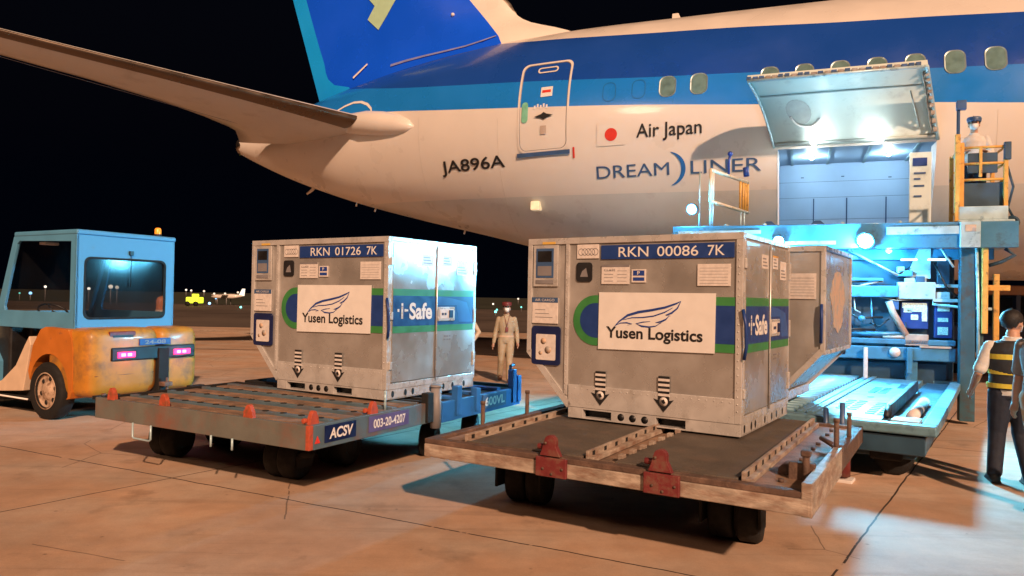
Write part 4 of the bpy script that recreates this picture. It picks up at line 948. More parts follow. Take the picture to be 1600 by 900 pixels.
def dolly_blue():
    t = thing('pallet_dolly', 'blue dolly parked beyond the grey-blue one, under the far end of container 01726', 'dolly', (-1.6 + .49 * 1.86, 5.9 + .87 * 1.86, 0), -.51, 'container dollies')
    U0, U1, V0, V1, Z = -2.9, 0.0, 0.0, 1.66, .69
    f = MB(); f.box(U1 - .05, U1, V0, V1, .46, Z - .02, .006); f.build('side_beam', M['dolly_blue2'], t)
    f = MB(); f.box(U0, U1 - .05, V0, V0 + .06, .48, Z, .006); f.box(U0, U1 - .05, V1 - .06, V1, .48, Z, .006); f.box(U0, U0 + .05, V0, V1, .48, Z, .006); f.build('chassis_beams', M['under'], t)
    f = MB(); f.box(U0 + .05, U1 - .05, V0 + .06, V1 - .06, .58, Z - .03, .003); f.build('deck_plate', M['under'], t)
    for v in (.25, .7, 1.2):
        g = MB(); g.box(U0 + .1, U1 - .06, v, v + .08, Z - .03, Z + .004, .004); g.build('roller_rail', M['dolly_blue2'], t)
    g = MB(); g.box(.001, .012, .78, 1.30, .50, .66, .001); p_ = g.build('number_plate', M['ink_slate'], t)
    g = MB(); text_fit(g, '600VL', (.82, 1.26, .53, .63), lambda a, z: (.0145, a, z), bold=.03); g.build('lettering', M['label'], p_)
    for v, h in ((.30, .12), (.68, .06), (1.5, .20), (1.62, .12)):
        g = MB(); g.box(-.06, .015, v - .045, v + .045, .50, Z + h, .006); g.build('stop', M['dolly_blue2'], t)
    g = MB(); g.tube([(-.04, 1.48, Z + .16), (-.04, 1.48, Z + .24), (-.04, 1.56, Z + .25)], .02, 8); g.build('stop_hook', M['ink_slate'], t)
    for u in (-1.9, -1.2, -.6):
        g = MB(); g.cyl((u, .03, Z), (u, .03, Z + .06), .03, 10); g.build('stake_post', M['under'], t)
    g = MB(); g.box(-2.6, -.4, .35, .47, .34, .48, .01); g.box(-2.6, -.4, 1.2, 1.32, .34, .48, .01); g.build('undercarriage', M['under'], t)
    for u in (-2.4, -.45):
        for v in (.42, 1.25): caster(t, u, v, .18, .4)
    return t
dolly_blue()

# ------------------------------------------------------------------ baggage tug (local: -u is its heading, v across, z up)
def tug():
    t = thing('baggage_tug', 'blue-cabbed yellow baggage tug with lit tail lights, left edge of the apron', 'tug', (-5.81, 9.8, 0), -.51)
    # cab shell: rear panel with window opening
    c = MB()
    def panel_ring(outer, inner, fn, t0, t1, mb):
        n = len(outer); v = [fn(a, b, t0) for a, b in outer] + [fn(a, b, t0) for a, b in inner] + [fn(a, b, t1) for a, b in outer] + [fn(a, b, t1) for a, b in inner]
        f = []
        for i in range(n):
            j = (i + 1) % n; f += [(i, j, n + j, n + i), (2 * n + i, 3 * n + i, 3 * n + j, 2 * n + j), (i, 2 * n + i, 2 * n + j, j), (n + i, n + j, 3 * n + j, 3 * n + i)]
        mb.add(v, f)
    N6 = 6
    o1 = rrect(-.0, 1.47, 1.20, 2.50, .05, N6); i1 = rrect(.12, 1.32, 1.36, 2.19, .09, N6)
    panel_ring(o1, i1, lambda a, b, x: (x, a, b), -.04, .0, c)
    # left side: slanted front pillar frame
    o2 = [(-.0, 2.50), (-1.50, 2.52), (-1.55, 2.49), (-1.98, 1.36), (-1.98, 1.2), (-.0, 1.2)]; i2 = [(-.13, 2.40), (-1.40, 2.43), (-1.46, 2.39), (-1.76, 1.50), (-1.74, 1.44), (-.13, 1.44)]
    for y0, y1 in ((0, .04), (1.43, 1.47)): 
        panel_ring(o2, i2, lambda a, b, x: (a, x, b), y0, y1, c)
    c.box(-1.53, .02, -.01, 1.48, 2.49, 2.56, .02)
    c.box(-1.99, -1.95, 0.04, 1.43, 1.2, 1.42, .01)
    for y in (.05, 1.38): c.tube([(-1.50, y, 2.48), (-1.97, y, 1.35)], .035, 8)
    c.build('cab', M['tug_blue'], t, bevel=.008)
    g = MB(); g.prism(i1, lambda a, b, x: (x, a, b), -.025, -.018); g.build('rear_window', M['glass'], t)
    g = MB(); g.prism(i2, lambda a, b, x: (a, x, b), 1.45, 1.456); g.build('side_window', M['glass'], t)
    g = MB(); g.prism([(.06, 1.44), (1.4, 1.44), (1.4, 2.44), (.06, 2.44)], lambda a, b, x: (-1.96 + (b - 1.4) * .42 + x, a, b), 0, .006); g.build('windscreen', M['glass'], t)
    g = MB()
    o3 = [(a + (a - .72) * .02, b + (b - 1.775) * .03) for a, b in i1]; i3 = [(.72 + (a - .72) * .975, 1.775 + (b - 1.775) * .96) for a, b in i1]
    panel_ring(o3, i3, lambda a, b, x: (x, a, b), .0, .006, g); g.build('window_seal', M['rubber'], t)
    g = MB(); g.tube([(.01, .77, 2.28), (.016, .77, 2.1), (.012, .77, 1.8)], .006, 6); g.box(.0, .03, .74, .80, 2.25, 2.31, .005); g.build('wiper', M['black'], t)
    q = MB(); q.lathe([(0, 0), (.055, 0), (.055, .03), (.045, .04)], (-.12, 1.27, 2.56), (0, 0, 1), 16); be = q.build('beacon', M['black'], t)
    q = MB(); q.lathe([(.045, .035), (.045, .11), (.03, .13), (0, .135)], (-.12, 1.27, 2.56), (0, 0, 1), 16); q.build('beacon_lens', mat('beacon_amber', (.8, .22, .02), .3, emit=(1, .25, .02, .8)), be)
    # body: rear section
    bpy_body = MB(); pr = [(.02, 1.22), (.10, 1.12), (.14, .95), (.15, .62), (.14, .40), (.10, .32), (.02, .30)]
    arch = [(-.40 + .46 * math.cos(R(a)), .42 + .46 * math.sin(R(a))) for a in range(-10, 171, 12)]
    pr2 = pr + [(.06, .34)] + arch + [(-.90, .62), (-.80, .98), (-.62, 1.20), (-.5, 1.24)]
    bpy_body.prism(pr2, lambda a, b, x: (a, x, b), -.10, .50, 0)
    bd = bpy_body.build('rear_body', M['tug_orange'], t, bevel=.05)
    q = MB(); superq(q, (-.04, .44, .785), (.50, .53, .46), .26, .30); q.build('rear_panel', M['tug_yellow'], t)
    q = MB(); superq(q, (-.06, 1.28, .78), (.50, .33, .46), .28, .36); q.build('rear_panel', M['tug_yellow'], t)
    q = MB(); q.box(.30, .50, .90, 1.06, .34, .95, .01); q.build('hitch_recess', M['under'], t)
    q = MB(); q.box(.48, .62, .91, 1.04, .42, .48, .008); q.box(.48, .62, .91, 1.04, .32, .36, .008); q.cyl((.585, .975, .26), (.585, .975, .54), .018, 10); q.build('hitch', M['rust'], t)
    # lamp panel
    q = MB(); q.box(.30, .475, .22, 1.50, .80, .985, .02); lp = q.build('lamp_panel', M['black'], t)
    for v0, v1 in ((.30, .56), (1.14, 1.42)):
        q = MB(); q.box(.47, .488, v0, v1, .845, .925, .01); tl = q.build('tail_light', mat('tail_red', (.6, .02, .08), .3, emit=(1, .03, .18, 2.2)), t)
        q = MB(); 
        for k in range(2): q.box(.488, .494, v0 + .05 + k * .09, v0 + .11 + k * .09, .865, .905, .004)
        q.build('bulbs', emissive('tail_bulb', (1, .2, .5), 4), tl)
        l = bpy.data.lights.new('tail_glow', 'POINT'); l.energy = 1.2; l.color = (1, .05, .2); l.shadow_soft_size = .05
        lo = bpy.data.objects.new('tail_glow', l); COL.objects.link(lo); lo.parent = t; lo.location = (.56, (v0 + v1) / 2, .885)
    q = MB(); q.box(.14, .45, .20, .58, 1.005, 1.20, .015); q.build('tool_box', M['maroon'], t)
    q = MB(); q.box(.45, .455, .25, .54, 1.12, 1.15); q.box(.45, .455, .25, .54, 1.05, 1.075); q.build('slots', M['black'], t)
    q = MB(); q.box(.44, .47, .62, 1.10, 1.0, 1.09, .004, 0); np_ = q.build('number_plate', [M['navy']], t)
    q = MB(); text_fit(q, '24-08', (.70, 1.02, 1.015, 1.07), lambda a, z: (.4725, a, z), bold=.02); q.build('lettering', M['ink_grey'], np_)
    q = MB(); q.tube([(.445, .02, .62), (.457, .44, .62), (.445, .86, .62)], .005, 6); q.build('panel_seam', M['rust'], t)
    q = MB(); q.box(.46, .56, -.02, .30, .33, .38, .008); q.box(.46, .56, 1.38, 1.62, .33, .38, .008); q.build('bumper_strip', M['rubber'], t)
    q = MB(); q.tube([(.515, .10, .40), (.53, .10, .28), (.56, .16, .26)], .03, 8); q.build('corner_guard', M['rust'], t)
    # wheels
    for u, v in ((-.40, -.04), (-.40, 1.40), (-2.25, -.04), (-2.25, 1.40)):
        sg = -1 if v < .5 else 1
        q = MB(); r = .385; q.lathe([(.22, -.08), (.25, -.10), (r * .93, -.105), (r, -.07), (r, .07), (r * .93, .105), (.25, .10), (.22, .08)], (u, v, r), (0, 1, 0), 40); w_ = q.build('wheel', M['rubber'], t)
        q = MB(); q.lathe([(.235, .10 * sg), (.25, .10 * sg), (.24, .075 * sg), (.20, .05 * sg), (.13, .06 * sg), (.10, .09 * sg), (.05, .10 * sg), (0, .10 * sg)], (u, v, r), (0, 1, 0), 32); rm = q.build('rim', mat('rim_tan', (.50, .36, .26), .5, .2, vary=.15, scale=14, dirt=(.18, .10, .06), dirt_lo=.52, dirt_hi=.65, dscale=12), w_)
        q = MB()
        for k in range(6):
            a = R(60 * k + 15); q.sph((u + .165 * math.cos(a), v + .058 * sg, r + .165 * math.sin(a)), .033, 10, 6, sc=(1, .35, 1))
        q.build('rim_holes', M['black'], w_)
    # cream sweep in front of the wheel and step area
    q = MB()
    q.prism([(-.84, .98), (-.93, .60), (-1.0, .34), (-2.0, .26), (-2.0, .32), (-1.55, .45), (-1.2, .68), (-.98, .98), (-.88, 1.1)], lambda a, b, x: (a, x, b), -.11, .0); q.build('side_skirt', M['cream'], t, bevel=.01)
    q = MB(); q.box(-2.6, -.9, -.10, .02, .20, .255, .01); q.box(-2.0, -1.0, 0, 1.45, .24, .36, .01); q.build('step', M['under'], t)
    q = MB(); q.tube([(-2.6, -.12, .24), (-.85, -.12, .235)], .012, 8); q.build('step_edge', M['white'], t)
    # inside: seat, dash, steering wheel
    q = MB(); q.box(-.85, -.42, .35, 1.15, .62, .80, .04); q.box(-.46, -.32, .35, 1.15, .78, 1.32, .04); q.build('seat', M['rubber'], t)
    q = MB(); q.box(-1.95, -1.62, .02, 1.44, .40, 1.32, .03); q.box(-1.66, -1.5, .25, .75, 1.05, 1.30, .03); q.box(-.9, -.30, .05, 1.42, .34, .64, .02); q.build('dashboard', M['black'], t)
    q = MB(); cc = Vector((-1.32, .45, 1.42)); ax = Vector((.55, 0, .83)).normalized(); a1 = Vector((0, 1, 0)); b1 = ax.cross(a1)
    q.tube([cc + (a1 * math.cos(R(k)) + b1 * math.sin(R(k))) * .20 for k in range(0, 360, 15)], .014, 8, close=True)
    for k in (90, 210, 330): q.tube([cc, cc + (a1 * math.cos(R(k)) + b1 * math.sin(R(k))) * .195], .01, 6)
    q.tube([cc, cc - ax * .42], .025, 8); q.build('steering_wheel', M['black'], t)
    # bonnet and front fender
    q = MB(); q.prism([(-1.95, 1.36), (-2.2, 1.34), (-3.0, 1.15), (-3.12, 1.0), (-3.15, .42), (-2.72, .38)] + [(-2.25 + .47 * math.cos(R(a)), .40 + .47 * math.sin(R(a))) for a in range(170, 9, -16)] + [(-1.78, .38), (-1.78, .7), (-1.95, .9)], lambda a, b, x: (a, x, b), -.09, 1.55); q.build('bonnet', M['tug_blue'], t, bevel=.04)
    q = MB()
    for v in (.15, 1.3): q.lathe([(0, 0), (.08, 0), (.09, -.05), (.05, -.10)], (-3.16, v, .85), (-1, 0, 0), 18)
    q.build('headlights', M['white'], t)
    q = MB(); q.sph((-1.98, -.02, 1.16), .05, 12, 8, sc=(.6, .6, 1.4)); q.box(-2.0, -1.94, -.03, .01, 1.02, 1.28, .01); q.build('side_marker', mat('marker', (.75, .6, .4), .4, emit=(1, .7, .4, .4)), t)
    q = MB(); q.box(-1.46, -1.30, .30, .50, 2.40, 2.44, .01); q.cyl((-1.35, .6, 1.36), (-1.35, .6, 1.36 + .01), .02, 8); q.build('sun_visor', M['label'], t)
    return t
tug()

# ------------------------------------------------------------------ cargo loader (root shares the aeroplane's frame)
def loader():
    t = thing('cargo_loader', 'tall blue cargo loader with yellow rails and cyan lamps under the open cargo door', 'cargo loader', ORG, -YAW)
    inv = (Matrix.Translation(ORG) @ Matrix.Rotation(-YAW, 4, 'Z')).inverted()
    Pm = inv @ Matrix.Translation((4.02, 6.93, 0)) @ Matrix.Rotation(-.587, 4, 'Z')      # platform frame: u to the right, v away
    # --- front platform with rollers, lowered
    PU0, PV1, Z = -2.35, 5.0, .60
    q = MB(Pm); q.box(PU0, 0, 0, .16, Z - .10, Z, .02); q.box(-.14, 0, .16, PV1, Z - .10, Z, .01); q.box(PU0, PU0 + .12, .16, PV1, Z - .10, Z, .01); q.box(PU0, 0, PV1, PV1 + .12, Z - .10, Z, .01)
    q.box(PU0 + .12, -.14, .16, PV1, Z - .12, Z - .06); q.build('platform', M['platform_blue'], t, bevel=.005)
    q = MB(Pm); q.box(PU0 + .1, -.1, .05, PV1, Z - .30, Z - .12, .01); q.box(-1.5, -.9, .3, 4.6, .16, .32, .02); q.box(-2.2, -.2, .35, .50, .2, .34, .02); q.build('platform_frame', M['loader_dark'], t)
    for k in range(22):
        q = MB(Pm); v = .34 + k * .205
        if v > 4.7: break
        q.cyl((-2.15, v, Z - .01), (-1.36, v, Z - .01), .036, 12); q.build('roller', M['platform_blue'], t)
    q = MB(Pm); q.box(-1.30, -1.22, .16, PV1, Z - .06, Z + .018, .005); q.box(-1.20, -1.13, .16, PV1, Z - .06, Z + .018, .005); q.build('guides', M['platform_blue'], t)
    q = MB(Pm); q.box(-1.12, -.50, .18, 4.9, Z - .06, Z - .002, .004); q.build('deck_plate', M['platform_blue'], t)
    q = MB(Pm); random.seed(4)
    for (u0, v0, nu_, nv_) in ((-1.02, .75, 2, 6), (-.70, .55, 2, 7), (-.95, 2.6, 2, 5), (-.7, 3.4, 2, 4)):
        for i in range(nu_):
            for j in range(nv_): q.box(u0 + i * .12, u0 + i * .12 + .09, v0 + j * .16, v0 + j * .16 + .06, Z - .002, Z + .006)
    for k in range(3): q.cyl((-.85, 2.1 + k * .9, Z), (-.85, 2.1 + k * .9, Z + .004), .04, 12)
    q.build('drive_wheels', M['loader_dark'], t)
    q = MB(Pm); q.box(-.50, -.44, .5, 3.4, Z - .02, Z + .12, .01); q.tube([(-.47, .5, Z + .1), (-.47, .3, Z + .02)], .03, 8); q.build('side_guide', M['black'], t)
    q = MB(Pm); q.box(-.44, -.14, .16, 4.8, Z - .06, Z - .03, .003); q.build('gutter', M['loader_dark'], t)
    q = MB(Pm); q.cyl((-.26, .55, Z + .0), (-.26, 2.0, Z + .0), .06, 16); q.build('side_roller', M['label'], t)
    q = MB(Pm); q.box(-.42, -.16, .18, .46, Z - .05, Z + .012, .01); q.build('corner_plate', M['loader_pale'], t)
    # jack and posts in front of the platform
    q = MB(Pm); q.cyl((-.80, -.10, .05), (-.80, -.10, .34), .07, 16); q.cyl((-.80, -.10, .34), (-.80, -.10, .37), .05, 12); q.build('red_cylinder', M['maroon'], t)
    q = MB(Pm); q.box(-1.06, -.70, -.20, .0, .0, .03, .005); q.box(-1.05, -.88, -.16, .02, .17, .20, .005); q.box(-1.05, -1.03, -.16, -.12, .03, .17); q.box(-.9, -.88, -.16, -.12, .03, .17); q.tube([(-1.0, -.05, .2), (-.94, -.06, .36), (-.86, -.08, .38)], .015, 8); q.build('jack_bracket', M['white'], t)
    for u, v, z1 in ((-.80, -.16, .78), (-.97, -.05, .70)):
        q = MB(Pm); q.cyl((u, v, .2), (u, v, z1), .026, 10); q.build('jack_post', M['ink_slate'], t)
    for u, v in ((-.42, .55), (-.42, 4.4), (-1.9, 4.4), (-2.0, .9)):
        q = MB(Pm); r = .19; q.lathe([(0, -.07), (r * .8, -.08), (r, -.05), (r, .05), (r * .8, .08), (0, .07)], (u, v, r), (0, 1, 0), 24); q.build('wheel', M['rubber'], t)
    q = MB(Pm); q.box(-.62, -.32, .30, .8, .18, .34, .02); q.cyl((-.47, .2, .26), (-.47, .5, .26), .05, 12); q.build('axle_box', M['under'], t)
    # --- bridge at door height
    q = MB(); q.box(.55, 5.35, -5.0, -2.15, 2.90, 2.99, .01); q.build('bridge_deck', M['loader_blue'], t)
    q = MB(); q.box(.50, 5.40, -5.07, -4.98, 2.60, 2.98, .01); q.box(.52, .60, -4.98, -2.2, 2.72, 2.98, .005); q.box(.9, 5.2, -4.6, -4.5, 2.45, 2.62, .01); q.build('bridge_beam', M['loader_blue'], t)
    q = MB(); q.box(2.2, 3.0, -5.10, -5.065, 2.66, 2.72); q.box(3.7, 4.7, -5.10, -5.065, 2.80, 2.92, .005); q.box(.6, 1.9, -5.10, -5.065, 2.84, 2.90); q.build('beam_trims', M['loader_pale'], t)
    for s in (1.35, 1.95, 3.1, 3.9): 
        q = MB(); q.cyl((s, -4.9, 3.0), (s, -2.4, 3.0), .032, 10); q.build('roller', M['loader_pale'], t)
    for s in (2.0, 2.75):
        q = MB(); q.prism([(s - .16, 2.99), (s + .16, 2.99), (s + .04, 3.10), (s - .04, 3.10)], lambda a, z, y: (a, y, z), -4.5, -4.3); q.build('pallet_stop', M['ink_slate'], t)
    # bridge side rail at the left
    rp = [(1.10, -5.0), (1.58, -3.25)]
    def rl(k, z): return (rp[0][0] + (rp[1][0] - rp[0][0]) * k, rp[0][1] + (rp[1][1] - rp[0][1]) * k, z)
    q = MB(); q.tube([rl(0, 3.92), rl(0, 3.40)], .028, 8); q.tube([rl(0, 3.92), rl(1, 3.95)], .03, 8); q.tube([rl(0, 3.40), rl(1, 3.40)], .03, 8); q.tube([rl(.06, 3.92), rl(.06, 3.40)], .02, 8)
    q.build('guard_rail', M['rail_white'], t)
    q = MB()
    for k in (.78, .86, .93, 1.0): q.tube([rl(k, 3.95), rl(k, 3.40)], .022, 8)
    q.build('yellow_rails', M['yellow'], t)
    q = MB()
    for k in (0, .06, .8, .9): q.tube([rl(k, 3.40), rl(k, 3.0)], .016, 8)
    q.tube([(.92, -4.95, 3.0), (.92, -4.95, 3.9)], .014, 6); q.build('rail_posts', M['loader_pale'], t)
    q = MB(); c0 = Vector(rl(.45, 3.96)); q.tube([c0, c0 + Vector((0, 0, .22)), c0 + Vector((.02, 0, .34))], .022, 8); q.sph(c0 + Vector((.02, 0, .36)), .045, 10, 6); q.tube([c0 + Vector((.28, .3, 0)), c0 + Vector((.26, .3, .16))], .05, 8); q.build('levers', M['ink_blue'], t)
    # --- tall column and mast at the right
    q = MB(); q.box(4.70, 4.90, -4.95, -4.78, .05, 2.90, .01); q.box(4.92, 5.0, -4.95, -4.88, .9, 2.6, .005); q.build('column', M['column_teal'], t, label='tall dark teal corner column')
    q = MB(); q.box(.62, .78, -4.95, -4.80, .3, 2.62, .01); q.box(4.6, 4.75, -2.6, -2.45, .3, 2.9, .01); q.box(.7, .85, -2.6, -2.45, .3, 2.9, .01); q.build('column', M['loader_blue'], t)
    q = MB(); q.tube([(4.93, -4.96, .9), (4.93, -4.97, 1.6), (4.90, -4.96, 2.62)], .022, 8); q.build('pipe', M['loader_pale'], t)
    q = MB(); q.box(4.66, 4.92, -5.12, -4.95, 2.60, 2.98, .01); q.build('lamp_box', M['loader_pale'], t)
    q = MB(); q.box(4.72, 4.86, -5.13, -5.115, 2.83, 2.93, .004); q.build('warning_plate', M['tape'], t)
    q = MB(); q.tube([(4.66, -4.9, 2.95), (4.66, -4.9, 4.72)], .024, 8); q.box(4.63, 4.76, -4.95, -4.86, 4.66, 4.80, .01); q.build('mast', M['ink_slate'], t)
    # --- operator cage
    x0, x1, y0, y1 = 4.72, 5.28, -4.85, -4.05
    q = MB(); q.box(4.66, 5.38, -4.95, -3.95, 2.90, 3.02, .01); q.box(4.66, 5.30, -4.93, -4.87, 3.02, 3.22, .01); q.box(4.9, 5.38, -4.9, -4.1, 2.62, 2.90, .02); q.build('cage_floor', M['loader_pale'], t)
    q = MB(); q.box(x0 + .03, x1 - .02, y0 + .03, y0 + .06, 3.22, 3.58, .005); q.box(x0 + .08, x1 - .10, y0 + .0, y0 + .04, 3.72, 4.02, .01); q.build('control_console', M['loader_dark'], t)
    q = MB()
    for x in (x0, x1): 
        for y in (y0, y1): q.box(x - .028, x + .028, y - .028, y + .028, 3.0, 4.18 if x == x0 and y == y0 else 4.12, .006)
    for z in (3.20, 3.62, 3.86, 4.10):
        q.tube([(x0, y0, z), (x1, y0, z)], .020, 8); q.tube([(x1, y0, z), (x1, y1, z)], .018, 8); q.tube([(x0, y1, z), (x1, y1, z)], .018, 8); q.tube([(x0, y0, z), (x0, y1, z)], .018, 8) if z > 4 else None
    q.box(x0 + .22, x0 + .26, y0 - .02, y0 + .02, 3.66, 4.10, .005); q.box(x0 - .10, x0 - .03, y0 - .08, y0 - .02, 3.0, 4.3, .008); q.build('cage_bars', M['yellow'], t)
    q = MB(); q.box(x1 - .03, x1 + .06, y0 - .05, y0 + .02, 3.90, 4.16, .01); q.lathe([(0, -.03), (.09, -.03), (.10, 0), (.06, .04)], (x1 + .08, y0 - .02, 2.98), (0, -1, 0), 16); q.tube([(x1 + .02, y0, 3.8), (x1 + .09, y0 - .02, 3.5), (x1 + .03, y0, 3.2), (x1 + .10, y0, 3.05)], .018, 6); q.tube([(x1, y0, 2.6), (x1 + .12, y0, 2.5), (x1 - .05, y0, 2.4), (x1 - .2, y0, 2.35)], .03, 6); q.build('hose_reel', M['loader_dark'], t)
    q = MB(); q.box(4.96, 5.04, -5.02, -4.95, 1.35, 2.62, .01); q.box(5.28, 5.36, -4.2, -4.13, 1.2, 2.25, .01); q.box(5.0, 5.34, -4.9, -4.86, 1.98, 2.06, .005); q.build('ladder_rails', M['yellow'], t)
    # --- chassis behind the platform
    q = MB(); q.box(1.0, 4.68, -4.80, -4.62, .90, 1.10, .015); q.box(1.0, 4.68, -4.78, -4.60, 1.14, 1.22, .01); q.box(2.6, 3.92, -4.72, -4.60, 1.86, 2.04, .015); q.box(2.8, 3.7, -4.70, -4.62, 2.12, 2.16, .005); q.build('cross_beams', M['loader_blue'], t)
    q = MB(); q.box(3.90, 4.42, -4.70, -4.55, 1.84, 2.10, .01); q.box(4.0, 4.30, -4.66, -4.60, 2.10, 2.16, .005); q.prism([(4.02, 2.16), (4.36, 2.16), (4.36, 2.62), (4.20, 2.62)], lambda a, z, y: (a, y, z), -4.62, -4.58); q.box(4.38, 4.72, -4.7, -4.64, 2.02, 2.07, .004); q.box(4.38, 4.72, -4.7, -4.64, 1.80, 1.85, .004); q.build('cover_blocks', M['loader_pale'], t)
    q = MB(); q.box(1.0, 4.70, -4.50, -4.30, .30, 2.60, .01); q.box(1.2, 4.6, -4.6, -4.5, .12, .86, .02); q.box(4.45, 4.62, -4.62, -4.5, 1.9, 2.5, .01); q.box(2.9, 3.3, -4.62, -4.5, 1.3, 1.7, .03); q.build('machine_parts', M['loader_dark'], t)
    q = MB(); q.box(4.02, 4.18, -4.75, -4.62, .25, .90, .01); q.box(4.02, 4.10, -4.86, -4.79, .70, 1.1, .01); q.box(1.3, 1.5, -4.75, -4.6, .25, .9, .01); q.build('leg', M['loader_blue'], t)
    q = MB(); q.cyl((3.86, -4.84, 1.02), (3.86, -4.80, 1.02), .075, 18); q.build('indicator_disc', M['label'], t)
    q = MB(); q.box(3.42, 3.48, -4.92, -4.86, .45, 1.08, .008); q.build('upright_bar', M['label'], t)
    q = MB(); q.tube([(3.78, -4.72, 1.80), (3.84, -4.72, 1.62), (4.02, -4.74, 1.28)], .05, 8); q.tube([(3.70, -4.72, 1.24), (4.1, -4.74, 1.26)], .03, 8); q.box(4.0, 4.32, -4.78, -4.70, 1.13, 1.30, .01); q.box(4.2, 4.62, -4.82, -4.76, 1.10, 1.13, .004); q.build('lift_arm', mat('worn_pale', (.45, .32, .26), .6, vary=.2, scale=9), t)
    q = MB(); q.box(4.06, 4.17, -4.76, -4.70, 1.22, 1.24)
    q.box(3.96, 4.34, -4.60, -4.50, 1.38, 1.80, .01); q.box(4.42, 4.66, -4.62, -4.52, 1.25, 1.80, .01); pn = q.build('control_panels', M['navy'], t)
    q = MB(); random.seed(8)
    for k in range(5): q.box(4.0 + .05 * (k % 2), 4.0 + .05 * (k % 2) + random.uniform(.1, .25), -4.608, -4.60, 1.70 - k * .012 - .02, 1.715 - k * .012, 0)
    q.box(3.98, 4.32, -4.61, -4.60, 1.70, 1.78); q.box(4.25, 4.32, -4.61, -4.60, 1.50, 1.70); q.box(4.10, 4.20, -4.61, -4.60, 1.52, 1.60); q.box(4.46, 4.62, -4.63, -4.62, 1.66, 1.78); q.box(4.46, 4.60, -4.63, -4.62, 1.50, 1.56); q.box(4.46, 4.60, -4.63, -4.62, 1.30, 1.42)
    q.build('instruction_labels', mat('label_teal', (.55, .75, .72), .5, vary=.35, scale=60), pn)
    q = MB()
    for (a, b, c, d) in ((2.75, 3.2, 1.35, 1.5), (2.8, 3.6, 1.6, 1.35), (3.0, 3.7, 1.75, 1.55), (4.4, 4.7, 2.4, 1.9)):
        q.tube([(a, -4.66, c), ((a + b) / 2, -4.74, (c + d) / 2 - .12), (b, -4.66, d)], .018, 6)
    q.build('hoses', M['black'], t)
    q = MB(); q.cyl((3.1, -4.65, 1.45), (3.1, -4.85, 1.45), .10, 18); q.cyl((3.4, -4.65, 1.52), (3.4, -4.80, 1.52), .05, 12); q.cyl((3.25, -4.7, 1.28), (4.0, -4.72, 1.30), .035, 10); q.build('pumps', M['loader_blue'], t)
    q = MB(); q.box(3.92, 4.14, -4.9, -4.87, 2.42, 2.45, .003); q.box(4.28, 4.52, -4.9, -4.87, 2.42, 2.45, .003); q.build('strip_lamps', emissive('strip_emit', (.6, .9, 1), 2.5), t)
    q = MB(); q.tube([(4.45, -4.9, 2.60), (4.62, -4.9, 2.32)], .016, 6); q.tube([(3.2, -4.75, 2.6), (3.9, -4.75, 2.2)], .02, 6); q.build('stay_rods', M['loader_pale'], t)
    random.seed(21)
    for k in range(16):      # pipework, cable runs and junction boxes across the machinery
        q = MB(); s0 = random.uniform(2.7, 4.4); z0 = random.uniform(1.25, 2.35); L0 = random.uniform(.25, .8)
        if k % 2: q.tube([(s0, -4.64, z0), (s0 + L0 * .5, -4.69, z0 - .05), (s0 + L0, -4.64, z0 + random.uniform(-.1, .1))], random.choice((.010, .016, .024)), 6)
        else: q.tube([(s0, -4.64, z0), (s0 + .02, -4.66, z0 - L0 * .6), (s0 + .10, -4.66, z0 - L0 * .7)], random.choice((.012, .018)), 6)
        q.build('pipe', M[random.choice(('black', 'loader_pale', 'loader_blue', 'worn_cream'))], t)
    for k in range(10):
        q = MB(); s0 = random.uniform(2.7, 4.5); z0 = random.uniform(1.2, 2.3); q.box(s0, s0 + random.uniform(.06, .2), -4.68, -4.52, z0, z0 + random.uniform(.05, .16), .008); q.build('junction_box', M[random.choice(('loader_dark', 'loader_blue', 'ink_slate', 'loader_pale'))], t)
    # scissor arms under bridge
    q = MB()
    for (a, b) in (((1.4, .5), (4.2, 2.4)), ((4.2, .5), (1.4, 2.4))): q.tube([(a[0], -3.6, a[1]), (b[0], -3.6, b[1])], .07, 8)
    q.build('scissor_arms', M['loader_blue'], t)
    # lamps
    cy = (.12, .64, 1.0)
    lamp_part(t, (.80, -5.02, 3.27), .075, cy, 120, 500, (-.6, -9, 2.2), 150)
    lamp_part(t, (2.17, -5.16, 2.72), .07, cy, 120, 900, (1.4, -9, .4), 150)
    lamp_part(t, (3.40, -5.20, 2.70), .105, cy, 150, 2500, (1.3, -10.5, .0), 150)
    # fill lamps added under the bridge to turn the machinery cyan
    lamp_part(t, (2.9, -4.2, 2.56), .05, (.08, .50, 1.0), 20, 32, (3.4, -4.4, .6), None, 'under_bridge_fill', False)
    lamp_part(t, (3.75, -4.95, 2.56), .04, (.08, .50, 1.0), 20, 44, (3.9, -5.2, .6), None, 'under_bridge_fill', False)
    return t
loader()

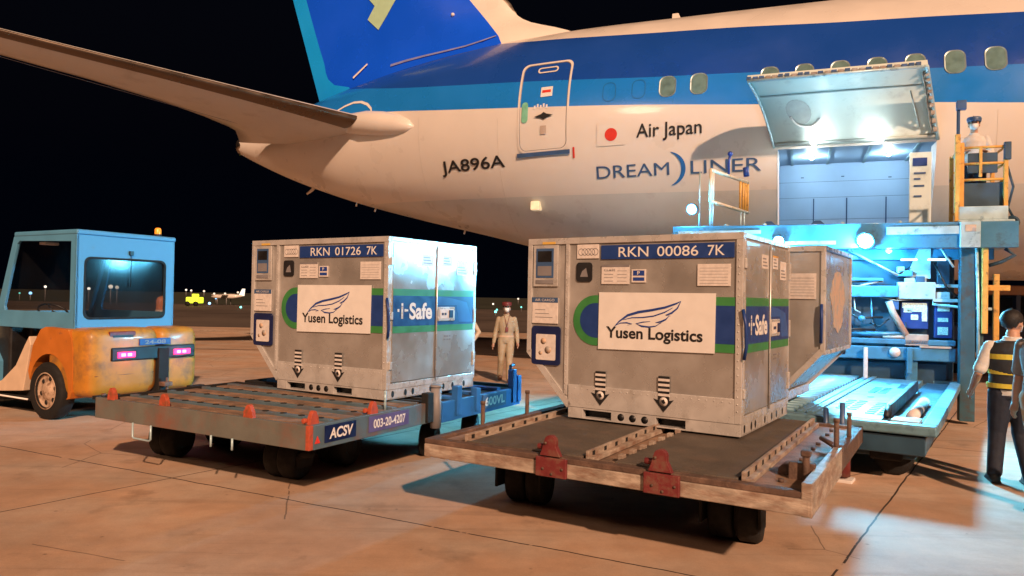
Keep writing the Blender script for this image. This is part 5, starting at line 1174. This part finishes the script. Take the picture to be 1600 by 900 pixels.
# ------------------------------------------------------------------ people
def ell(mb, rings, n=20):
    """rings: (x,y,z,rx,ry) horizontal ellipses bottom to top"""
    v = []; f = []
    for (x, y, z, rx, ry) in rings:
        for j in range(n):
            a = 2 * math.pi * j / n; v.append((x + rx * math.cos(a), y + ry * math.sin(a), z))
    for i in range(len(rings) - 1):
        for j in range(n): f.append((i * n + j, i * n + (j + 1) % n, (i + 1) * n + (j + 1) % n, (i + 1) * n + j))
    f.append(list(range(n))[::-1]); f.append([(len(rings) - 1) * n + j for j in range(n)])
    mb.add(v, f)
def lerp(a, b, t): return tuple(a[i] + (b[i] - a[i]) * t for i in range(3))
def limb(mb, pts, rs):
    mb.tube(pts, rs, 12)
    for p, r in zip(pts, rs): mb.sph(p, r * .99, 12, 8)
def person(label, loc, rz, J, out, group=None, h=1.66, vox=.0095):
    """J: joints in a 1.70 m frame, facing -y. out: outfit dictionary"""
    t = thing('person', label, 'person', loc, rz, group)
    k = h / 1.70; Sx = Matrix.Scale(k, 4)
    b = MB(Sx)
    hx, hy, hz = J['head']; yaw = J.get('yaw', 0); px, py, pz = J['pelvis']; cx, cy_, cz = J['chest']
    # torso
    ell(b, [(px, py, pz - .07, .12, .085), (px, py, pz, .155, .105), (px + (cx - px) * .35, py + (cy_ - py) * .35, pz + .13, .130, .092), (cx, cy_, cz - .06, .155, .108), (cx, cy_, cz + .06, .17, .105), (cx, cy_, cz + .14, .13, .085), (cx, cy_, cz + .18, .065, .06)])
    b.tube([(cx, cy_, cz + .12), (hx, hy + .01, hz - .07)], [.062, .052], 12)
    # head
    Hm = Matrix.Translation((hx, hy, hz)) @ Matrix.Rotation(yaw, 4, 'Z'); hd = MB(Sx @ Hm)
    hd.sph((0, .012, .035), .092, 18, 14, sc=(.84, 1.0, 1.08)); hd.sph((0, -.022, -.03), .066, 16, 12, sc=(.86, .9, 1.12)); hd.sph((0, -.045, -.085), .03, 10, 8)
    hd.tube([(0, -.088, .018), (0, -.108, -.018), (0, -.092, -.03)], [.008, .014, .010], 8)
    for s in (-1, 1): hd.sph((s * .078, .015, .0), .022, 8, 6, sc=(.4, .8, 1.3)); hd.sph((s * .03, -.073, .028), .017, 8, 6, sc=(1, .6, .6))
    b.v += hd.v; off = len(b.v) - len(hd.v)
    b.f += [[i + off for i in f] for f in hd.f]; b.mi += hd.mi; b.sm += hd.sm
    for s in ('L', 'R'):
        sh, el, wr = J['sh' + s], J['el' + s], J['wr' + s]; hp, kn, an = J['hp' + s], J['kn' + s], J['an' + s]
        limb(b, [sh, lerp(sh, el, .5), el, lerp(el, wr, .35), wr], [.048, .043, .036, .037, .025])
        limb(b, [hp, lerp(hp, kn, .5), kn, lerp(kn, an, .35), an], [.085, .072, .052, .054, .035])
        d = (Vector(wr) - Vector(el)).normalized(); hb = Vector(wr) + d * .055
        sd = Vector((1, 0, 0)) if s == 'R' else Vector((-1, 0, 0)); fw_ = Vector((0, -1, 0)); fw_ = (fw_ - d * fw_.dot(d)).normalized(); sd = d.cross(fw_)
        b.tube([wr, Vector(wr) + d * .03, Vector(wr) + d * .085], [.024, .030, .030], 10)
        for i, ln in enumerate((.060, .072, .068, .052)):
            o = fw_ * (.030 - .020 * i); q0 = Vector(wr) + d * .085 + o; cin = (Vector((-cx, 0, 0)) if False else -sd * (1 if s == 'R' else -1)) * .0
            b.tube([q0 - d * .01, q0 + d * ln * .55, q0 + d * ln * .95 + Vector((px - wr[0], 0, 0)).normalized() * .018], [.0095, .0088, .0075], 8)
        b.tube([Vector(wr) + d * .03 + fw_ * .025, Vector(wr) + d * .065 + fw_ * .048, Vector(wr) + d * .095 + fw_ * .050], [.012, .010, .008], 8)
    b.build('body', M['skin'], t, remesh=.0075 * k)
    # face and hair
    e = MB(Sx @ Hm)
    for s in (-1, 1): e.sph((s * .03, -.086, .028), .0085, 8, 6)
    e.build('eyes', M['ink'], t)
    e = MB(Sx @ Hm)
    for s in (-1, 1): e.tube([(s * .015, -.090, .046), (s * .032, -.092, .051), (s * .048, -.083, .046)], .0035, 5)
    e.build('eyebrows', M['hair'], t)
    e = MB(Sx @ Hm); e.sph((0, .022, .048), .099, 20, 12, sc=(.86, 1.0, 1.06)); e.v = [v for v in e.v]
    hv = [(Sx @ Hm).inverted() @ Vector(v) for v in e.v]
    keep = [i for i, f in enumerate(e.f) if all(hv[j].z > .0 + (.075 if hv[j].y < -.045 else -.02 * (hv[j].y > .03) * 2.5) for j in f)]
    e.f = [e.f[i] for i in keep]; e.mi = [e.mi[i] for i in keep]; e.sm = [e.sm[i] for i in keep]
    random.seed(9); e.v = [tuple(Vector(p) + Vector((random.uniform(-1, 1), random.uniform(-1, 1), random.uniform(-1, 1))) * .0035) for p in e.v]
    ho = e.build('hair', M['hair'], t); sl = ho.modifiers.new('s', 'SOLIDIFY'); sl.thickness = .012; sl.offset = 1
    if out.get('cap'):
        e = MB(Sx @ Hm); e.lathe([(.098, .055), (.104, .075), (.108, .11), (.098, .135), (.0, .145)], (0, .015, 0), (0, 0, 1), 24); e.prism([(-.07, -.07), (.07, -.07), (.055, -.135), (0, -.155), (-.055, -.135)], lambda a, c, z: (a, c, z + (-.10 - c) * -.15), .062, .072)
        e.build('cap', M[out['cap']], t)
    if out.get('mask', True):
        e = MB(Sx @ Hm); P = [(-.062, -.04, .015), (-.035, -.088, .018), (0, -.118, .012), (.035, -.088, .018), (.062, -.04, .015)]; Q = [(-.058, -.035, -.05), (-.04, -.078, -.075), (0, -.098, -.09), (.04, -.078, -.075), (.058, -.035, -.05)]
        Rm = [(-.064, -.045, -.02), (-.042, -.092, -.03), (0, -.122, -.03), (.042, -.092, -.03), (.064, -.045, -.02)]
        e.smooth = True; e.add(P + Rm + Q, [(i, i + 1, 5 + i + 1, 5 + i) for i in range(4)] + [(5 + i, 5 + i + 1, 10 + i + 1, 10 + i) for i in range(4)]); e.smooth = False
        for s in (-1, 1): e.tube([(s * .06, -.04, .012), (s * .082, .01, .02)], .0025, 5); e.tube([(s * .058, -.036, -.045), (s * .082, .015, -.02)], .0025, 5)
        mo = e.build('face_mask', M['mask'], t); sl = mo.modifiers.new('s', 'SOLIDIFY'); sl.thickness = .006
    # shirt
    c = MB(Sx); rz_ = J.get('hem', pz - .06)
    ell(c, [(px, py, rz_, .168, .118), (px, py, pz + .02, .166, .116), (px + (cx - px) * .4, py + (cy_ - py) * .4, pz + .14, .152, .110), (cx, cy_, cz - .05, .178, .124), (cx, cy_, cz + .06, .188, .122), (cx, cy_, cz + .135, .150, .10), (cx, cy_, cz + .17, .085, .075)])
    c.tube([(cx, cy_, cz + .14), (cx, cy_ + .005, cz + .205)], [.078, .070], 14)
    for s in ('L', 'R'):
        sh, el, wr = J['sh' + s], J['el' + s], J['wr' + s]
        if out.get('short'): limb(c, [sh, lerp(sh, el, .5), lerp(sh, el, .85)], [.057, .056, .058])
        else: limb(c, [sh, lerp(sh, el, .5), el, lerp(el, wr, .5), lerp(el, wr, .93)], [.057, .054, .050, .046, .040])
    c.build('shirt', M[out['shirt']], t, remesh=vox * k)
    c = MB(Sx)
    ell(c, [(px, py, pz - .09, .155, .105), (px, py, pz, .166, .114), (px, py, pz + .06, .150, .106)])
    for s in ('L', 'R'):
        hp, kn, an = J['hp' + s], J['kn' + s], J['an' + s]; a2 = lerp(kn, an, .97)
        limb(c, [hp, lerp(hp, kn, .5), kn, lerp(kn, an, .5), a2], [.100, .090, .072, .066, .062])
    c.build('trousers', M[out['trousers']], t, remesh=vox * k)
    if out.get('belt'):
        c = MB(Sx); ell(c, [(px, py, pz + .045, .170, .120), (px, py, pz + .08, .168, .119)]); c.build('belt', M[out['belt']], t)
    for s in ('L', 'R'):
        an = J['an' + s]; fy = J.get('ft' + s, 0.0); tilt = J.get('tilt' + s, 0.0)
        Fm = Matrix.Translation((an[0], an[1], an[2] - .085)) @ Matrix.Rotation(fy, 4, 'Z') @ Matrix.Rotation(tilt, 4, 'X')
        c = MB(Sx @ Fm); c.sph((0, .02, .055), .055, 14, 8, sc=(.8, 1, 1)); c.tube([(0, .045, .04), (0, -.05, .045), (0, -.13, .035), (0, -.175, .03)], [.042, .048, .042, .026], 12); c.box(-.042, .042, -.185, .075, .0, .018, .006)
        c.build('shoe', M[out.get('shoes', 'ink')], t, remesh=.009 * k)
    if out.get('vest'):
        c = MB(Sx); g = .012
        ell(c, [(px, py, pz + .0, .172 + g, .122 + g), (px + (cx - px) * .4, py + (cy_ - py) * .4, pz + .14, .160 + g, .118 + g), (cx, cy_, cz - .05, .184 + g, .130 + g), (cx, cy_, cz + .06, .190 + g, .128 + g), (cx, cy_, cz + .14, .145 + g, .104 + g), (cx, cy_, cz + .165, .10, .085)], 32)
        c.build('safety_vest', M['vest'], t, remesh=vox * k)
        for z0, dz in ((pz + .015, .045), (pz + .15, .05), (pz + .30, .05)):
            f = (z0 - pz) / (cz - pz); xx = px + (cx - px) * f; yy = py + (cy_ - py) * f
            wx = {0: .186, 1: .176, 2: .196}[[pz + .015, pz + .15, pz + .30].index(z0)]; c = MB(Sx)
            ell(c, [(xx, yy, z0, wx + .004, wx * .70 + .008), (xx, yy, z0 + dz, wx + .006, wx * .70 + .009)], 32); c.build('reflective_band', M['hivis'], t)
    if out.get('lanyard'):
        c = MB(Sx); c.tube([(cx - .06, cy_ - .05, cz + .19), (cx - .03, cy_ - .128, cz + .08), (cx, cy_ - .138, cz - .06)], .006, 6); c.tube([(cx + .06, cy_ - .05, cz + .19), (cx + .03, cy_ - .128, cz + .08), (cx, cy_ - .138, cz - .06)], .006, 6); c.box(cx - .03, cx + .03, cy_ - .147, cy_ - .135, cz - .16, cz - .06, .003); c.build('lanyard', M['maroon'], t)
    t.scale = (out.get('wide', 1.0), out.get('wide', 1.0), 1)
    return t
def pose(**k):
    J = dict(head=(0, -.01, 1.585), pelvis=(0, 0, .93), chest=(0, 0, 1.25), shL=(.168, 0, 1.355), shR=(-.168, 0, 1.355), elL=(.225, .03, 1.08), elR=(-.225, .03, 1.08), wrL=(.23, -.06, .84), wrR=(-.23, -.06, .84),
             hpL=(.085, 0, .90), hpR=(-.085, 0, .90), knL=(.09, -.02, .49), knR=(-.09, -.02, .49), anL=(.095, .02, .09), anR=(-.095, .02, .09)); J.update(k); return J
person('walking person in khaki shirt and trousers, white mask and lanyard, facing the camera', (-.10, 15.14, 0), R(4),
       pose(knL=(.07, -.10, .50), anL=(.06, -.16, .10), tiltL=.0, knR=(-.10, .0, .49), anR=(-.11, .16, .13), tiltR=-.35, wrR=(-.27, -.02, .84), wrL=(.235, -.12, .86), head=(.0, -.02, 1.58)),
       dict(shirt='khaki', trousers='khaki', shoes='rust', cap='maroon', belt='tape', lanyard=True), 'airport ground crew', 1.64)
person('person in dark hooped safety vest and dark trousers, seen from behind beside the loader platform', (4.98, 7.32, 0), R(160),
       pose(yaw=R(-38), head=(-.01, -.03, 1.575), elR=(-.27, .02, 1.08), wrR=(-.22, -.14, .88), elL=(.26, .02, 1.08), wrL=(.27, -.16, .90), knL=(.10, -.03, .49), anL=(.13, .02, .09), knR=(-.08, -.04, .49), anR=(-.12, .10, .09)),
       dict(shirt='shirt', short=True, trousers='trousers', vest=True, wide=1.13), 'airport ground crew', 1.70)
person('person in grey short-sleeved shirt and loose beige trousers striding at the frame edge', (4.80, 6.60, 0), R(-60),
       pose(elR=(-.24, .10, 1.08), wrR=(-.23, .02, .84), elL=(.24, -.06, 1.08), wrL=(.23, -.22, .90), knL=(.09, -.20, .52), anL=(.09, -.26, .10), knR=(-.09, .08, .50), anR=(-.09, .32, .14), tiltR=-.4),
       dict(shirt='shirt_grey', short=True, trousers='khaki2', cap=None, wide=1.12), 'airport ground crew', 1.76)
def loc_in(s, q, z=0): return (ORG[0] + s * math.cos(-YAW) - q * math.sin(-YAW), ORG[1] + s * math.sin(-YAW) + q * math.cos(-YAW), z)
person('person in dark cap and white mask standing in the yellow loader cage', loc_in(4.95, -4.45, 3.02), -YAW + R(-8),
       pose(wrL=(.15, -.26, 1.10), elL=(.24, -.05, 1.08), wrR=(-.15, -.26, 1.10), elR=(-.24, -.05, 1.08)),
       dict(shirt='shirt', trousers='trousers', cap='ink_slate'), 'airport ground crew', 1.60)
person('person in pale shirt mostly hidden behind the pale-blue doors of container 01726', (-.92, 14.6, 0), R(-20),
       pose(elL=(.30, .05, 1.12), wrL=(.24, -.10, .95)), dict(shirt='khaki2', trousers='trousers'), 'airport ground crew', 1.60)

# ------------------------------------------------------------------ far things
def far_lamp(px_, py_, Y, col, strength, r, label, pole=True):
    # ground position from a bearing; the lamp stands at a real place
    X = (px_ - 800) / F_ * Y; hor = 465 + (px_ - 800) * ROLL; z = EYE + (hor - py_) / F_ * Y
    t = thing('airfield_lamp', label, 'lamp', (X, Y, 0), 0, 'distant airfield lamps')
    q = MB(); q.cyl((0, 0, 0), (0, 0, max(.05, z - r)), max(.03, r * .3), 8); q.lathe([(r * .7, -.3 * r), (r * .8, 0)], (0, 0, max(.05, z - r * .8)), (0, 0, 1), 8); q.build('post', M['ink_grey'], t)
    q = MB(); q.sph((0, 0, max(z, r)), r, 10, 6); q.build('bulb', emissive('far_%s_%g' % (('%02d%02d%02d' % tuple(int(c * 99) for c in col)), strength), col, strength), t)
    return t
white_ = (1, .86, .7); blue_ = (.25, .55, 1); teal_ = (.2, 1, .85); yel = (.85, 1, .2)
L_ = [(291, 453, 260, white_, 1.2, .35, 'pale lamp high on a far post, first right of the tug cab'),
      (299, 454, 262, white_, 1.0, .35, 'pale far lamp just above the lit yellow vehicle'), (319, 455, 250, white_, .9, .35, 'pale far lamp right of the yellow vehicle'), (335, 459, 240, white_, .8, .35, 'dim pale far lamp between the blue lamp and container 01726'),
      (328, 474, 95, blue_, 3.5, .16, 'blue lamp low on the airfield, left one of the two blue lamps'), (338, 466, 120, blue_, 2.5, .16, 'blue lamp low on the airfield, right one of the two blue lamps'),
      (352, 459, 230, white_, .8, .35, 'dim far lamp above the small white aircraft lights'), (372, 457, 240, white_, .7, .35, 'faint far lamp nearest to container 01726'), (377, 480, 75, teal_, 2.5, .11, 'green-white lamp low beside container 01726'),
      (775, 487, 70, teal_, 2.5, .12, 'teal lamp low behind the walking person'), (777, 484, 76, teal_, 1.5, .10, 'second dimmer teal lamp behind the walking person'),
      (771, 475, 160, white_, 1.5, .2, 'small pale lamp above the teal lamps'), (810, 467, 200, white_, 1.0, .25, 'small pale lamp right of the walking person head'), (815, 480, 90, teal_, 1.5, .10, 'teal lamp between the walking person and container 00086'),
      (48, 458, 110, blue_, 3.0, .22, 'blue lamp seen through the side of the tug cab'), (71, 448, 110, white_, 3, .18, 'white lamp seen through the side of the tug cab'), (31, 458, 110, teal_, 1, .12, 'faint green lamp seen through the side of the tug cab'),
      (139, 451, 90, white_, 3.0, .18, 'white lamp seen through the rear window of the tug, far left'), (148, 462, 90, blue_, 3.0, .18, 'blue lamp seen through the rear window of the tug'),
      (173, 448, 90, white_, 1.5, .26, 'pale lamp seen through the middle of the tug rear window'), (183, 449, 90, white_, .9, .22, 'dimmer pale lamp in the middle of the tug rear window')]
for a in L_: far_lamp(*a)
# lit yellow vehicle far away
t = thing('service_van', 'small floodlit yellow vehicle far away on the airfield, right of the tug', 'van', (-39.0, 90.6, 0), 0)
yv = mat('floodlit_glow', (.75, .85, .05), .5, emit=(.75, 1, .05, .9))  # body emission imitates floodlight falling on it
q = MB(); q.box(-.75, .75, -.9, .9, .35, 1.1, .12); q.build('body', yv, t)
q = MB(); q.box(-.15, .30, -.6, .6, 1.1, 1.5, .1); q.build('cab', yv, t)
for x in (-.5, .5):
    q = MB(); q.lathe([(0, -.1), (.3, -.1), (.3, .1), (0, .1)], (x, -.9, .3), (0, 1, 0), 14); q.build('wheel', M['rubber'], t)
# small parked aircraft glint
t = thing('parked_aircraft', 'tiny white light aircraft parked far away beside container 01726', 'aircraft', (-40.2, 104, 0), 0)
q = MB(); q.tube([(-2.2, 0, 1.1), (-1.5, 0, 1.15), (.8, 0, 1.2), (2.2, 0, 1.3)], [.12, .3, .35, .1], 10); q.build('fuselage', M['paint_white'], t)
q = MB(); q.box(-.6, .3, -4, 4, 1.35, 1.42, .02); q.build('wing', M['paint_white'], t)
q = MB(); q.prism([(1.6, 1.3), (2.4, 1.3), (2.5, 2.3), (2.1, 2.3)], lambda a, z, y: (a, y, z), -.05, .05); q.build('tail_fin', mat('tail_glow_paint', (.7, .7, .6), .5, emit=(1, .95, .8, .8)), t)  # fin emission imitates light caught by the tail
q = MB()
for x, y in ((-1.4, 0), (.2, -.8), (.2, .8)): q.cyl((x, y, 0), (x, y, 1.0), .06, 8)
q.build('gear_legs', M['ink_grey'], t)
# traffic marker seen through the tug's rear window
t = thing('traffic_marker', 'orange and white traffic marker standing beyond the tug', 'marker', (-9.6, 20.2, 0), 0)
q = MB(); q.lathe([(.26, 0), (.26, .05), (.20, .06), (.17, .45), (.20, .5), (.17, .55), (.14, .9), (.16, .95), (.11, 1.02), (0, 1.05)], (0, 0, .0), (0, 0, 1), 20); q.v = [(a, b, c * 1.55) for a, b, c in q.v]; q.build('body', mat('marker_orange', (.75, .30, .14), .5, vary=.1), t)
q = MB(); q.lathe([(.186, .25), (.182, .38)], (0, 0, 0), (0, 0, 1), 20); q.lathe([(.165, .66), (.158, .80)], (0, 0, 0), (0, 0, 1), 20); q.v = [(a * 1.03, b * 1.03, c * 1.55) for a, b, c in q.v]; q.build('reflective_bands', M['white'], t)
# service truck beyond the loader
t = thing('service_truck', 'dark service truck with roof tinted as lamplit parked beyond the loader at the right', 'truck', (14.8, 19.8, 0), R(-8))
q = MB(); q.box(-4.2, 4.5, -1.1, 1.1, .55, 1.25, .05); q.build('body', mat('truck_slate', (.05, .09, .16), .5, vary=.2, scale=2), t)
q = MB(); q.box(-4.2, 4.5, -1.1, 1.1, 2.05, 2.30, .04); q.build('roof', mat('truck_roof_lit', (.55, .34, .24), .5, vary=.15, scale=3), t)  # salmon colour paints in the lamplight on the top edge
q = MB()
for x in (-4.15, -2.9, -1.6, -.3, 1.0, 2.3, 3.6, 4.4): q.box(x - .05, x + .05, -1.05, 1.05, 1.25, 2.05)
q.box(-4.2, 4.5, .6, .7, 1.25, 2.05); q.build('window_posts', M['ink_slate'], t)
q = MB()
for k in range(7): q.box(-4.05 + k * 1.25, -3.0 + k * 1.25, -1.06, -1.04, 1.32, 1.98)
q.build('window_glasses', M['glass'], t)
q = MB(); q.box(-3.9, -3.3, -1.13, -1.10, .8, 1.15); q.box(-2.6, -1.6, -1.13, -1.10, .7, 1.0); q.box(.5, 1.6, -1.13, -1.10, .8, 1.1); q.build('side_lockers', M['ink_blue'], t)
for x in (-3.1, -.1, 3.3):
    for y in (-1.0, 1.0):
        q = MB(); q.lathe([(0, -.13), (.38, -.13), (.45, -.08), (.45, .08), (.38, .13), (0, .13)], (x, y, .45), (0, 1, 0), 24); w_ = q.build('wheel', M['rubber'], t)
        q = MB(); q.lathe([(0, -.135), (.2, -.135), (.22, -.10)] if y < 0 else [(0, .135), (.2, .135), (.22, .10)], (x, y, .45), (0, 1, 0), 16); q.build('rim', M['ink_grey'], w_)
q = MB(); q.box(-4.24, -4.2, -.9, -.6, .75, .9, .01); q.build('headlight', M['label'], t)
